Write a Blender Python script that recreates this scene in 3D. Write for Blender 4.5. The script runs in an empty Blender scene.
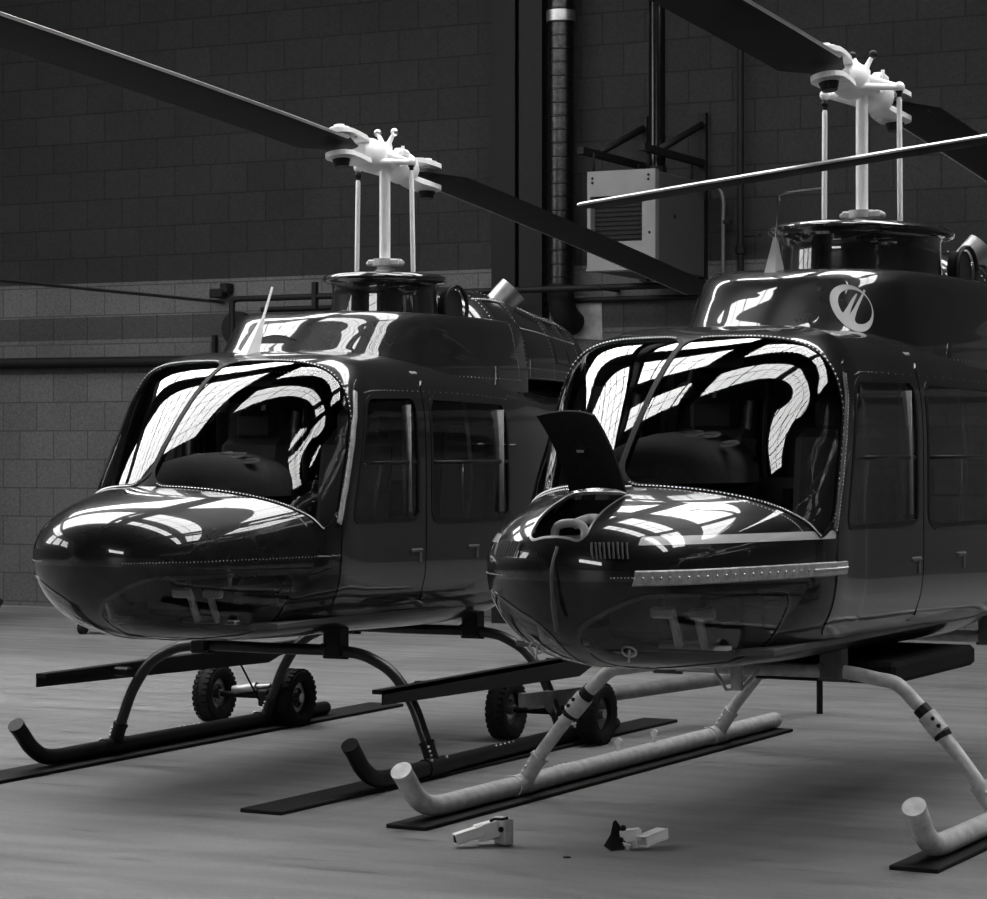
import bpy, math, random
import numpy as np
from mathutils import Vector, Matrix
random.seed(7)
PI = math.pi
COL = bpy.context.scene.collection
SC = bpy.context.scene
BH, BL = .298, .432
WALL_OFF = (.415, -5.41+19*.298, 0)
WALL_BANDS = [(0, .08), (2.74, .042), (2.976, .082), (3.335, .022)]
FLOOR_A = .158

# ------------------------------------------------------------------ materials
def nmat(name, base, rough=0.5, metal=0.0, coat=0.0, noise=None, bump=None, spec=0.5):
    """noise=(scale, lo, hi[, detail]) multiplies the base grey; bump=(scale, strength)"""
    m = bpy.data.materials.new(name); m.use_nodes = True
    nt = m.node_tree; b = nt.nodes['Principled BSDF']
    b.inputs['Base Color'].default_value = (base, base, base, 1)
    b.inputs['Roughness'].default_value = rough
    b.inputs['Metallic'].default_value = metal
    b.inputs['Coat Weight'].default_value = coat
    b.inputs['Coat Roughness'].default_value = 0.02; b.inputs['Coat IOR'].default_value = 1.7
    b.inputs['Specular IOR Level'].default_value = spec
    tc = nt.nodes.new('ShaderNodeTexCoord')
    if noise:
        n = nt.nodes.new('ShaderNodeTexNoise'); n.inputs['Scale'].default_value = noise[0]
        n.inputs['Detail'].default_value = noise[3] if len(noise) > 3 else 6
        r = nt.nodes.new('ShaderNodeMapRange')
        r.inputs['From Min'].default_value = 0.3; r.inputs['From Max'].default_value = 0.7
        r.inputs['To Min'].default_value = base*noise[1]; r.inputs['To Max'].default_value = base*noise[2]
        nt.links.new(tc.outputs['Object'], n.inputs['Vector'])
        nt.links.new(n.outputs['Fac'], r.inputs['Value'])
        nt.links.new(r.outputs['Result'], b.inputs['Base Color'])
    if bump:
        n = nt.nodes.new('ShaderNodeTexNoise'); n.inputs['Scale'].default_value = bump[0]
        bp = nt.nodes.new('ShaderNodeBump'); bp.inputs['Strength'].default_value = bump[1]
        bp.inputs['Distance'].default_value = 0.01
        nt.links.new(tc.outputs['Object'], n.inputs['Vector'])
        nt.links.new(n.outputs['Fac'], bp.inputs['Height'])
        nt.links.new(bp.outputs['Normal'], b.inputs['Normal'])
    return m

M = {}
M['paint'] = nmat('black_gloss_paint', 0.011, 0.3, coat=1.0, noise=(9, .8, 1.2), spec=.15)
M['paint'].node_tree.nodes['Principled BSDF'].inputs['Coat Roughness'].default_value = 0.015
M['belly'] = nmat('belly_paint', 0.010, 0.3, coat=.55, noise=(14, .6, 1.5), spec=.1)
M['satin'] = nmat('satin_black', 0.012, 0.42, noise=(30, .8, 1.2), spec=.15)
M['matte'] = nmat('matte_black', 0.011, 0.85, noise=(30, .8, 1.2), spec=.15)
M['rubber'] = nmat('rubber', 0.010, 0.8, noise=(25, .7, 1.3), spec=.15)
M['white'] = nmat('white_enamel', 0.88, 0.36, noise=(16, .94, 1.03))
M['offwhite'] = nmat('off_white_enamel', 0.50, 0.42, noise=(22, .7, 1.1))
M['steel'] = nmat('bright_steel', 0.62, 0.28, metal=1.0, noise=(20, .8, 1.1))
M['alu'] = nmat('dull_aluminium', 0.42, 0.4, metal=1.0, noise=(12, .75, 1.15))
M['frame'] = nmat('frame_enamel', 0.008, 0.55, noise=(20, .8, 1.2), spec=.12)
M['strip'] = nmat('bare_trim_metal', 0.42, 0.5, metal=.4, noise=(40, .7, 1.2))
M['grey'] = nmat('grey_trim', 0.22, 0.6, noise=(20, .85, 1.15))
M['postgrey'] = nmat('pale_post_trim', 0.20, 0.6, noise=(20, .85, 1.15))
M['dgrey'] = nmat('dark_grey_trim', 0.075, 0.55, noise=(20, .85, 1.15))
M['seat'] = nmat('seat_leather', 0.085, 0.5, noise=(15, .85, 1.15))
M['stripe'] = nmat('white_stripe_paint', 0.62, 0.3, coat=1.0, noise=(10, .95, 1.02))
M['decal'] = nmat('white_vinyl_decal', 0.80, 0.6, noise=(10, .95, 1.02), spec=.2)
M['blade'] = nmat('blade_paint', 0.007, 0.5, noise=(8, .7, 1.3), spec=.06)
M['bladeedge'] = nmat('blade_edge_steel', 0.70, 0.3, metal=.7, noise=(14, .85, 1.1))
M['board'] = nmat('rubber_board', 0.010, 0.7, noise=(12, .7, 1.3), spec=.15)
M['duct'] = nmat('galvanised_duct', 0.055, 0.34, metal=1.0, noise=(30, .55, 1.25))
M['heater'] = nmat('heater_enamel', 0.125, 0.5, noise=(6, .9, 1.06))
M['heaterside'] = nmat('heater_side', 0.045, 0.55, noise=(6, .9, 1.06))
M['iron'] = nmat('dark_ironwork', 0.007, 0.6, noise=(14, .8, 1.2), spec=.15)
M['iron2'] = nmat('brown_ironwork', 0.006, 0.6, noise=(14, .8, 1.2), spec=.15)
M['roof'] = nmat('roof_sheet', 0.022, 0.8, noise=(2, .8, 1.2))
M['plaster'] = nmat('plaster_patch', 0.2, 0.9, noise=(12, .7, 1.2))

def glass_mat(name, tint, ior=1.52):
    m = bpy.data.materials.new(name); m.use_nodes = True
    nt = m.node_tree; nt.nodes.clear()
    o = nt.nodes.new('ShaderNodeOutputMaterial')
    mx = nt.nodes.new('ShaderNodeMixShader')
    f = nt.nodes.new('ShaderNodeFresnel'); f.inputs['IOR'].default_value = ior
    mu = nt.nodes.new('ShaderNodeMath'); mu.operation = 'MULTIPLY'; mu.inputs[1].default_value = 1.7; mu.use_clamp = True
    t = nt.nodes.new('ShaderNodeBsdfTransparent'); t.inputs['Color'].default_value = (tint, tint, tint, 1)
    g = nt.nodes.new('ShaderNodeBsdfGlossy'); g.inputs['Roughness'].default_value = 0.0
    n = nt.nodes.new('ShaderNodeTexNoise'); n.inputs['Scale'].default_value = 3.0
    tc = nt.nodes.new('ShaderNodeTexCoord')
    bp = nt.nodes.new('ShaderNodeBump'); bp.inputs['Strength'].default_value = 0.02; bp.inputs['Distance'].default_value = 0.02
    nt.links.new(tc.outputs['Object'], n.inputs['Vector']); nt.links.new(n.outputs['Fac'], bp.inputs['Height'])
    nt.links.new(bp.outputs['Normal'], g.inputs['Normal'])
    nt.links.new(f.outputs[0], mu.inputs[0]); nt.links.new(mu.outputs[0], mx.inputs[0])
    nt.links.new(t.outputs[0], mx.inputs[1]); nt.links.new(g.outputs[0], mx.inputs[2])
    nt.links.new(mx.outputs[0], o.inputs['Surface'])
    return m
M['glass'] = glass_mat('canopy_acrylic', 0.80)
M['sideglass'] = glass_mat('door_acrylic', 0.55, 1.45)

def emit_mat(name, strength):
    m = bpy.data.materials.new(name); m.use_nodes = True
    nt = m.node_tree; nt.nodes.clear()
    o = nt.nodes.new('ShaderNodeOutputMaterial'); e = nt.nodes.new('ShaderNodeEmission')
    n = nt.nodes.new('ShaderNodeTexNoise'); n.inputs['Scale'].default_value = 0.35
    tc = nt.nodes.new('ShaderNodeTexCoord')
    r = nt.nodes.new('ShaderNodeMapRange')
    r.inputs['To Min'].default_value = strength*.85; r.inputs['To Max'].default_value = strength*1.1
    nt.links.new(tc.outputs['Object'], n.inputs['Vector']); nt.links.new(n.outputs['Fac'], r.inputs['Value'])
    nt.links.new(r.outputs['Result'], e.inputs['Strength']); nt.links.new(e.outputs[0], o.inputs['Surface'])
    return m
SKYLIGHT = 6.0
M['sky'] = emit_mat('skylight_daylight', SKYLIGHT)
M['sky2'] = emit_mat('side_window_daylight', 4.0)

def wall_mat():
    m = bpy.data.materials.new('painted_blockwork'); m.use_nodes = True
    nt = m.node_tree; b = nt.nodes['Principled BSDF']; b.inputs['Roughness'].default_value = .85; b.inputs['Specular IOR Level'].default_value = .08
    L = nt.links.new
    tc = nt.nodes.new('ShaderNodeTexCoord'); sp = nt.nodes.new('ShaderNodeSeparateXYZ'); L(tc.outputs['Object'], sp.inputs[0])
    cb = nt.nodes.new('ShaderNodeCombineXYZ'); L(sp.outputs['X'], cb.inputs['X']); L(sp.outputs['Z'], cb.inputs['Y'])
    mp = nt.nodes.new('ShaderNodeMapping'); L(cb.outputs[0], mp.inputs['Vector']); mp.inputs['Location'].default_value = WALL_OFF
    br = nt.nodes.new('ShaderNodeTexBrick'); L(mp.outputs[0], br.inputs['Vector'])
    br.inputs['Scale'].default_value = 1.0; br.offset = .5
    br.inputs['Brick Width'].default_value = BL; br.inputs['Row Height'].default_value = BH
    br.inputs['Mortar Size'].default_value = .007; br.inputs['Mortar Smooth'].default_value = .3
    br.inputs['Color1'].default_value = (1, 1, 1, 1); br.inputs['Color2'].default_value = (.86, .86, .86, 1)
    br.inputs['Mortar'].default_value = (.55, .55, .55, 1)
    # paint bands by height
    rp = nt.nodes.new('ShaderNodeValToRGB'); rp.color_ramp.interpolation = 'CONSTANT'
    mr = nt.nodes.new('ShaderNodeMapRange'); mr.inputs['From Min'].default_value = 0; mr.inputs['From Max'].default_value = 10
    L(sp.outputs['Z'], mr.inputs['Value']); L(mr.outputs[0], rp.inputs['Fac'])
    els = rp.color_ramp.elements
    vals = WALL_BANDS
    els[0].position = 0; els[0].color = (vals[0][1],)*3+(1,)
    els[1].position = vals[1][0]/10; els[1].color = (vals[1][1],)*3+(1,)
    for z, v in vals[2:]:
        e = els.new(z/10); e.color = (v, v, v, 1)
    no = nt.nodes.new('ShaderNodeTexNoise'); no.inputs['Scale'].default_value = 55; no.inputs['Detail'].default_value = 8
    L(tc.outputs['Object'], no.inputs['Vector'])
    n2 = nt.nodes.new('ShaderNodeTexNoise'); n2.inputs['Scale'].default_value = .9; L(tc.outputs['Object'], n2.inputs['Vector'])
    r1 = nt.nodes.new('ShaderNodeMapRange'); r1.inputs['From Min'].default_value = .3; r1.inputs['From Max'].default_value = .7
    r1.inputs['To Min'].default_value = .8; r1.inputs['To Max'].default_value = 1.2; L(no.outputs['Fac'], r1.inputs['Value'])
    r2 = nt.nodes.new('ShaderNodeMapRange'); r2.inputs['From Min'].default_value = .3; r2.inputs['From Max'].default_value = .7
    r2.inputs['To Min'].default_value = .9; r2.inputs['To Max'].default_value = 1.1; L(n2.outputs['Fac'], r2.inputs['Value'])
    def mul(a, c):
        x = nt.nodes.new('ShaderNodeMix'); x.data_type = 'RGBA'; x.blend_type = 'MULTIPLY'; x.inputs[0].default_value = 1
        L(a, x.inputs[6]); L(c, x.inputs[7]); return x.outputs[2]
    L(mul(mul(mul(rp.outputs[0], br.outputs['Color']), r1.outputs[0]), r2.outputs[0]), b.inputs['Base Color'])
    bp = nt.nodes.new('ShaderNodeBump'); bp.inputs['Strength'].default_value = .3; bp.inputs['Distance'].default_value = .01
    iv = nt.nodes.new('ShaderNodeMath'); iv.operation = 'SUBTRACT'; iv.inputs[0].default_value = 1; L(br.outputs['Fac'], iv.inputs[1])
    L(iv.outputs[0], bp.inputs['Height']); L(bp.outputs[0], b.inputs['Normal'])
    return m

def floor_mat():
    m = bpy.data.materials.new('worn_concrete_floor'); m.use_nodes = True
    nt = m.node_tree; b = nt.nodes['Principled BSDF']; L = nt.links.new
    tc = nt.nodes.new('ShaderNodeTexCoord')
    mp = nt.nodes.new('ShaderNodeMapping'); mp.inputs['Rotation'].default_value = (0, 0, -.46); mp.inputs['Scale'].default_value = (.6, 3.2, 1)
    L(tc.outputs['Object'], mp.inputs['Vector'])
    def nz(scale, vec, lo, hi, a=.3, c=.7, det=8):
        n = nt.nodes.new('ShaderNodeTexNoise'); n.inputs['Scale'].default_value = scale; n.inputs['Detail'].default_value = det
        L(vec, n.inputs['Vector'])
        r = nt.nodes.new('ShaderNodeMapRange'); r.inputs['From Min'].default_value = a; r.inputs['From Max'].default_value = c
        r.inputs['To Min'].default_value = lo; r.inputs['To Max'].default_value = hi; L(n.outputs['Fac'], r.inputs['Value']); return r.outputs[0]
    def mul(a, c):
        x = nt.nodes.new('ShaderNodeMath'); x.operation = 'MULTIPLY'; L(a, x.inputs[0]); L(c, x.inputs[1]); return x.outputs[0]
    v = mul(mul(nz(1.3, mp.outputs[0], FLOOR_A*.78, FLOOR_A*1.18), nz(60, tc.outputs['Object'], .84, 1.16)), nz(.45, tc.outputs['Object'], .85, 1.12))
    v = mul(v, nz(2.6, mp.outputs[0], .55, 1.0, .30, .36, 4))
    L(v, b.inputs['Base Color'])
    L(nz(2.0, mp.outputs[0], .38, .62), b.inputs['Roughness'])
    b.inputs['Specular IOR Level'].default_value = .35
    return m

# ------------------------------------------------------------------ mesh helpers
class MB:
    def __init__(s): s.v = []; s.f = []; s.sm = []; s.mi = []; s.cur = 0
    def add(s, vs, fs, smooth=True):
        o = len(s.v); s.v += [tuple(v) for v in vs]; s.f += [tuple(i+o for i in f) for f in fs]; s.sm += [smooth]*len(fs); s.mi += [s.cur]*len(fs); return s
    def box(s, c, size, rot=None, bev=0.0):
        hx, hy, hz = [k/2 for k in size]
        R = rot if rot is not None else Matrix.Identity(3)
        b = min(bev, hx*.9, hy*.9, hz*.9)
        if b <= 0:
            P = [(sx*hx, sy*hy, sz*hz) for sz in (-1, 1) for sy in (-1, 1) for sx in (-1, 1)]
            F = [(0, 2, 3, 1), (4, 5, 7, 6), (0, 1, 5, 4), (2, 6, 7, 3), (0, 4, 6, 2), (1, 3, 7, 5)]
        else:
            P = []; idx = {}
            for sx in (-1, 1):
                for sy in (-1, 1):
                    for sz in (-1, 1):
                        idx[sx, sy, sz] = len(P)
                        P += [(sx*hx, sy*(hy-b), sz*(hz-b)), (sx*(hx-b), sy*hy, sz*(hz-b)), (sx*(hx-b), sy*(hy-b), sz*hz)]
            F = []
            def q(l, out):
                a = [Vector(P[i]) for i in l]; n = (a[1]-a[0]).cross(a[2]-a[0])
                F.append(tuple(l) if n.dot(Vector(out)) > 0 else tuple(reversed(l)))
            for sg in (-1, 1):
                q([idx[sg, -1, -1], idx[sg, 1, -1], idx[sg, 1, 1], idx[sg, -1, 1]], (sg, 0, 0))
                q([idx[-1, sg, -1]+1, idx[1, sg, -1]+1, idx[1, sg, 1]+1, idx[-1, sg, 1]+1], (0, sg, 0))
                q([idx[-1, -1, sg]+2, idx[1, -1, sg]+2, idx[1, 1, sg]+2, idx[-1, 1, sg]+2], (0, 0, sg))
            for a1 in (-1, 1):
                for a2 in (-1, 1):
                    q([idx[a1, a2, -1], idx[a1, a2, 1], idx[a1, a2, 1]+1, idx[a1, a2, -1]+1], (a1, a2, 0))
                    q([idx[a1, -1, a2], idx[a1, 1, a2], idx[a1, 1, a2]+2, idx[a1, -1, a2]+2], (a1, 0, a2))
                    q([idx[-1, a1, a2]+1, idx[1, a1, a2]+1, idx[1, a1, a2]+2, idx[-1, a1, a2]+2], (0, a1, a2))
                    for a3 in (-1, 1):
                        i = idx[a1, a2, a3]; q([i, i+1, i+2], (a1, a2, a3))
        c = Vector(c)
        return s.add([tuple(c + R @ Vector(p)) for p in P], F, False)
    def tube(s, pts, r, n=14, caps=True, sec=None):
        """sweep a circle (or section list of (u,v)) along pts; r number or list"""
        P = [Vector(p) for p in pts]; m = len(P)
        rs = r if isinstance(r, (list, tuple)) else [r]*m
        T = []
        for i in range(m):
            t = (P[min(i+1, m-1)]-P[max(i-1, 0)]); T.append(t.normalized())
        up = Vector((0, 0, 1)) if abs(T[0].z) < .9 else Vector((0, 1, 0))
        nrm = (up - T[0]*up.dot(T[0])).normalized()
        vs = []
        if sec is None: sec = [(math.cos(2*PI*k/n), math.sin(2*PI*k/n)) for k in range(n)]
        n = len(sec)
        for i in range(m):
            nrm = (nrm - T[i]*nrm.dot(T[i])).normalized(); bi = T[i].cross(nrm)
            for (a, b) in sec: vs.append(P[i] + (nrm*a + bi*b)*rs[i])
        fs = [(i*n+k, i*n+(k+1) % n, (i+1)*n+(k+1) % n, (i+1)*n+k) for i in range(m-1) for k in range(n)]
        s.add(vs, fs, True)
        if caps:
            o = len(s.v); s.add(vs[:n], [tuple(reversed(range(n)))], False); s.add(vs[-n:], [tuple(range(n))], False)
        return s
    def lathe(s, prof, c=(0, 0, 0), axis='z', n=28, R=None, sx=1, sy=1):
        """prof list of (r, h) along axis"""
        vs = []
        for r, h in prof:
            for k in range(n):
                a = 2*PI*k/n; x, y = r*math.cos(a)*sx, r*math.sin(a)*sy
                p = {'z': (x, y, h), 'x': (h, x, y), 'y': (y, h, x)}[axis]
                p = Vector(p)
                if R is not None: p = R @ p
                vs.append(p+Vector(c))
        m = len(prof)
        fs = [(i*n+k, i*n+(k+1) % n, (i+1)*n+(k+1) % n, (i+1)*n+k) for i in range(m-1) for k in range(n)]
        s.add(vs, fs, True)
        if prof[0][0] > 1e-5: s.add(vs[:n], [tuple(reversed(range(n)))], False)
        if prof[-1][0] > 1e-5: s.add(vs[-n:], [tuple(range(n))], False)
        return s
    def prism(s, poly, axis, a, b):
        """extrude a 2D polygon; axis x: poly=(y,z), y: (x,z), z: (x,y)"""
        def P(u, v, h): return {'x': (h, u, v), 'y': (u, h, v), 'z': (u, v, h)}[axis]
        n = len(poly)
        vs = [P(u, v, a) for u, v in poly]+[P(u, v, b) for u, v in poly]
        s.add(vs, [tuple(range(n)), tuple(range(2*n-1, n-1, -1))]+[(i, i+n, (i+1) % n+n, (i+1) % n) for i in range(n)], False)
        return s
    def ball(s, c, r, n=10):
        prof = [(max(1e-6, r*math.sin(PI*i/n)), -r*math.cos(PI*i/n)) for i in range(n+1)]
        return s.lathe(prof, c, 'z', n+4)
    def build(s, name, mat, parent=None, auto=True):
        me = bpy.data.meshes.new(name); me.from_pydata(s.v, [], s.f)
        me.polygons.foreach_set('use_smooth', s.sm)
        for q in (mat if isinstance(mat, (list, tuple)) else [mat]): me.materials.append(q if not isinstance(q, str) else M[q])
        me.polygons.foreach_set('material_index', s.mi)
        import bmesh
        bm = bmesh.new(); bm.from_mesh(me); bmesh.ops.remove_doubles(bm, verts=bm.verts, dist=1e-6)
        bmesh.ops.recalc_face_normals(bm, faces=bm.faces)
        for e in bm.edges:
            if len(e.link_faces) == 2 and e.calc_face_angle(0) > .7: e.smooth = False
        bm.to_mesh(me); bm.free()
        o = bpy.data.objects.new(name, me); COL.objects.link(o)
        if parent is not None: o.parent = parent
        return o

def empty(name, loc=(0, 0, 0), rz=0.0):
    o = bpy.data.objects.new(name, None); COL.objects.link(o); o.location = loc; o.rotation_euler = (0, 0, rz)
    o.empty_display_size = .2
    return o
def tag(o, label=None, cat=None, group=None, kind=None):
    if label: o['label'] = label
    if cat: o['category'] = cat
    if group: o['group'] = group
    if kind: o['kind'] = kind
    return o
def bez(pts, n=8):
    """Catmull-Rom smoothing of a polyline"""
    P = [Vector(p) for p in pts]; out = []
    for i in range(len(P)-1):
        p0, p1, p2, p3 = P[max(i-1, 0)], P[i], P[i+1], P[min(i+2, len(P)-1)]
        for k in range(n):
            t = k/n
            out.append(.5*((2*p1)+(p2-p0)*t+(2*p0-5*p1+4*p2-p3)*t*t+(3*p1-p0-3*p2+p3)*t**3))
    out.append(P[-1]); return out

# ------------------------------------------------------------------ lofted skins with exact cuts
def pchip(ks, vs, x):
    ks = np.asarray(ks, float); vs = np.asarray(vs, float); h = np.diff(ks); dl = np.diff(vs)/h; n = len(ks)
    d = np.zeros(n)
    if n == 2: d[:] = dl[0]
    else:
        for i in range(1, n-1):
            if dl[i-1]*dl[i] > 0:
                w1 = 2*h[i]+h[i-1]; w2 = h[i]+2*h[i-1]; d[i] = (w1+w2)/(w1/dl[i-1]+w2/dl[i])
        d[0] = ((2*h[0]+h[1])*dl[0]-h[0]*dl[1])/(h[0]+h[1])
        d[-1] = ((2*h[-1]+h[-2])*dl[-1]-h[-1]*dl[-2])/(h[-1]+h[-2])
        for e, k in ((0, 0), (-1, -1)):
            if d[e]*dl[k] < 0: d[e] = 0
            elif abs(d[e]) > 3*abs(dl[k]): d[e] = 3*dl[k]
    i = np.clip(np.searchsorted(ks, x, side='right')-1, 0, n-2)
    t = (x-ks[i])/h[i]
    return (1+2*t)*(1-t)**2*vs[i]+t*(1-t)**2*h[i]*d[i]+t*t*(3-2*t)*vs[i+1]+t*t*(t-1)*h[i]*d[i+1]
def cspline(ks, vs, x):
    """C2 natural cubic"""
    ks = np.asarray(ks, float); vs = np.asarray(vs, float); n = len(ks)
    if n < 4: return pchip(ks, vs, x)
    h = np.diff(ks); A = np.zeros((n, n)); r = np.zeros(n); A[0, 0] = A[-1, -1] = 1
    for i in range(1, n-1):
        A[i, i-1] = h[i-1]; A[i, i] = 2*(h[i-1]+h[i]); A[i, i+1] = h[i]
        r[i] = 6*((vs[i+1]-vs[i])/h[i]-(vs[i]-vs[i-1])/h[i-1])
    m = np.linalg.solve(A, r)
    i = np.clip(np.searchsorted(ks, x, side='right')-1, 0, n-2); t = x-ks[i]; H = h[i]
    a = (m[i+1]-m[i])/(6*H); b = m[i]/2; c = (vs[i+1]-vs[i])/H-H*(2*m[i]+m[i+1])/6
    return vs[i]+t*(c+t*(b+t*a))

class Loft:
    """sections: keys = [(d, zt, zb, zm, w, nu, nl, sweep)...]; param s = key index; breaks = crease keys"""
    def __init__(L, keys, breaks=(), poly=None):
        L.K = np.array(keys, float); L.n = len(keys); b = [0]+list(breaks)+[L.n-1]
        L.seg = list(zip(b[:-1], b[1:]))
    def vals(L, s):
        out = np.zeros((8, len(s)))
        for (a, b) in L.seg:
            m = (s >= a) & ((s <= b) if b == L.n-1 else (s < b))
            if not m.any(): continue
            ks = np.arange(a, b+1)
            for j in range(8): out[j, m] = (pchip if j in (5, 6) else cspline)(ks, L.K[a:b+1, j], s[m])
        return out
    def S(L, s, th):
        s = np.atleast_1d(np.asarray(s, float)); th = np.atleast_1d(np.asarray(th, float))
        d, zt, zb, zm, w, nu, nl, sw = L.vals(s)
        c, q = np.cos(th), np.sin(th); up = q >= 0
        n = np.where(up, nu, nl); h = np.where(up, zt-zm, zm-zb)
        r = (np.abs(c)**n+np.abs(q)**n)**(-1/n)
        return np.stack([w*r*c, d-sw*(r*c)**2, zm+h*r*q], 1)
    def N(L, s, th):
        s = np.asarray(s, float); th = np.asarray(th, float); e = 2e-3
        lo, hi = s-e, s+e
        lo = np.clip(lo, 0, L.n-1); hi = np.clip(hi, 0, L.n-1)
        a = L.S(hi, th)-L.S(lo, th); b = L.S(s, th+e)-L.S(s, th-e)
        return a, b
class Dome:
    """a fairing of elliptical plan: profile = [(plan scale, z)...], theta 0 = left, 90 deg = forward"""
    def __init__(L, A, B, c0, prof):
        L.A, L.B, L.c0 = A, B, c0; L.pr = np.array(prof, float); L.n = len(prof)
    def vals(L, s):
        z = np.interp(s, np.arange(L.n), L.pr[:, 1]); o = np.zeros((8, len(s))); o[3] = L.pr[0, 1]-.3; return o
    def S(L, s, th):
        s = np.atleast_1d(np.asarray(s, float)); th = np.atleast_1d(np.asarray(th, float)); k = np.arange(L.n)
        r, z = pchip(k, L.pr[:, 0], s), pchip(k, L.pr[:, 1], s)
        c, q = np.cos(th), np.sin(th); n = 2.25; r = np.where(r > .6, 1-(1-r)*(.30+.70*np.clip(q, 0, 1)**2.6), r)
        f = (np.abs(c)**n+np.abs(q)**n)**(-1/n)
        return np.stack([L.B*r*f*c, L.c0+L.A*r*f*q, z], 1)
    def N(L, s, th):
        return Loft.N(L, s, th)
class Skin:
    def __init__(k, loft, srange, trange, ns, nt, closed=False):
        k.L = loft
        s = np.linspace(srange[0], srange[1], ns+1); t = np.linspace(trange[0], trange[1], nt+1)
        k.p = [(a, b) for a in s for b in t]; W = nt+1
        k.t = []
        for i in range(ns):
            for j in range(nt):
                a, b, c, d = i*W+j, i*W+j+1, (i+1)*W+j+1, (i+1)*W+j
                if (i+j) % 2: k.t += [(a, b, c), (a, c, d)]
                else: k.t += [(a, b, d), (b, c, d)]
        k.upd()
    def upd(k):
        P = np.array(k.p); k.P = P; k.X = k.L.S(P[:, 0], P[:, 1])
    def cut(k, g):
        """g(X, s, th) -> array; split triangles along g = 0"""
        def ev(prm):
            prm = np.array(prm); return g(k.L.S(prm[:, 0], prm[:, 1]), prm[:, 0], prm[:, 1])
        G = g(k.X, k.P[:, 0], k.P[:, 1]).copy(); G[np.abs(G) < 1.5e-4] = 0
        E = {}
        for tr in k.t:
            for a, b in ((tr[0], tr[1]), (tr[1], tr[2]), (tr[2], tr[0])):
                if G[a]*G[b] < 0: E[(min(a, b), max(a, b))] = None
        if not E: return k
        ed = list(E); A = np.array([k.p[a] for a, b in ed]); B = np.array([k.p[b] for a, b in ed])
        ga = np.array([G[a] for a, b in ed]); lo = np.zeros(len(ed)); hi = np.ones(len(ed))
        for _ in range(14):
            mid = (lo+hi)/2; gm = ev(A+(B-A)*mid[:, None]); same = gm*ga > 0
            lo = np.where(same, mid, lo); hi = np.where(same, hi, mid)
        prm = A+(B-A)*((lo+hi)/2)[:, None]
        for e, q in zip(ed, prm): E[e] = len(k.p); k.p.append(tuple(q))
        new = []
        for tr in k.t:
            c = [E.get((min(tr[i], tr[(i+1) % 3]), max(tr[i], tr[(i+1) % 3]))) for i in range(3)]
            nc = sum(x is not None for x in c)
            if nc == 0: new.append(tr)
            elif nc == 1:
                i = [j for j in range(3) if c[j] is not None][0]
                a, b, d = tr[i], tr[(i+1) % 3], tr[(i+2) % 3]; m = c[i]; new += [(a, m, d), (m, b, d)]
            else:
                i = [j for j in range(3) if c[j] is None][0]   # edge i uncut: a-b, apex d
                a, b, d = tr[i], tr[(i+1) % 3], tr[(i+2) % 3]; m1 = c[(i+1) % 3]; m2 = c[(i+2) % 3]
                new += [(d, m2, m1), (a, b, m1), (a, m1, m2)]
        k.t = new; k.upd(); return k
    def cents(k):
        T = np.array(k.t); return (k.X[T].mean(1), k.P[T][:, :, 0].mean(1), k.P[T][:, :, 1].mean(1))
    def extract(k, mask, name, mat, parent, off=0.0, thick=0.0, snap=None):
        """one smooth mesh of the triangles in mask, custom normals from the exact surface"""
        T = np.array(k.t)[mask]
        if len(T) == 0: return None
        used, inv = np.unique(T, return_inverse=True); T = inv.reshape(-1, 3)
        P = k.P[used].copy(); X = k.X[used]
        # one-sided tangents: step toward the part's own mean s
        Ps = P.copy()
        smid = P[:, 0].mean()
        Ps[:, 0] += np.where(P[:, 0] < smid, 2e-3, -2e-3)
        a, b = k.L.N(Ps[:, 0], Ps[:, 1]); N = np.cross(a, b)
        ln = np.linalg.norm(N, axis=1); bad = ln < 1e-10; ln[bad] = 1; N = N/ln[:, None]
        cen = np.array([0, X[:, 1].mean(), 1.3]); 
        # outward: away from the section axis
        d, zt, zb, zm, *_ = k.L.vals(P[:, 0])
        out = np.stack([X[:, 0], np.zeros(len(X)), X[:, 2]-zm], 1)
        sg = np.sign((N*out).sum(1).sum()) or 1; N *= sg
        if bad.any(): N[bad] = np.array([0, 1, 0])
        Y = X+N*off
        W = np.stack([Y[:, 0], -Y[:, 1], Y[:, 2]], 1); Nw = np.stack([N[:, 0], -N[:, 1], N[:, 2]], 1)
        # face orientation
        A, B, C = W[T[:, 0]], W[T[:, 1]], W[T[:, 2]]
        fn = np.cross(B-A, C-A); flip = (fn*Nw[T].mean(1)).sum(1) < 0
        ok = np.linalg.norm(fn, axis=1) > 1e-12
        T[flip] = T[flip][:, ::-1]; T = T[ok]
        V = [tuple(v) for v in W]; F = [tuple(int(i) for i in t) for t in T]; NN = [tuple(n) for n in Nw]
        if thick > 0:
            # rolled edge: boundary returns inward by thick
            cnt = {}
            for t in F:
                for i in range(3):
                    e = (t[i], t[(i+1) % 3]); cnt[e] = cnt.get(e, 0)+1
            bd = [e for e in cnt if (e[1], e[0]) not in cnt]
            mp = {}
            for e in bd:
                for v in e:
                    if v not in mp:
                        mp[v] = (len(V), len(V)+1)
                        V += [V[v], tuple(W[v]-Nw[v]*thick)]; NN += [None, None]
            for a_, b_ in bd:
                F.append((mp[a_][0], mp[a_][1], mp[b_][1])); F.append((mp[a_][0], mp[b_][1], mp[b_][0]))
            for t in F[len(T):]:
                n = (Vector(V[t[1]])-Vector(V[t[0]])).cross(Vector(V[t[2]])-Vector(V[t[0]]))
                if n.length > 1e-12: n.normalize()
                for i in t: NN[i] = tuple(n)
            NN = [n if n is not None else (0, 0, 1) for n in NN]
        me = bpy.data.meshes.new(name); me.from_pydata(V, [], F)
        me.polygons.foreach_set('use_smooth', [True]*len(me.polygons))
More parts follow.
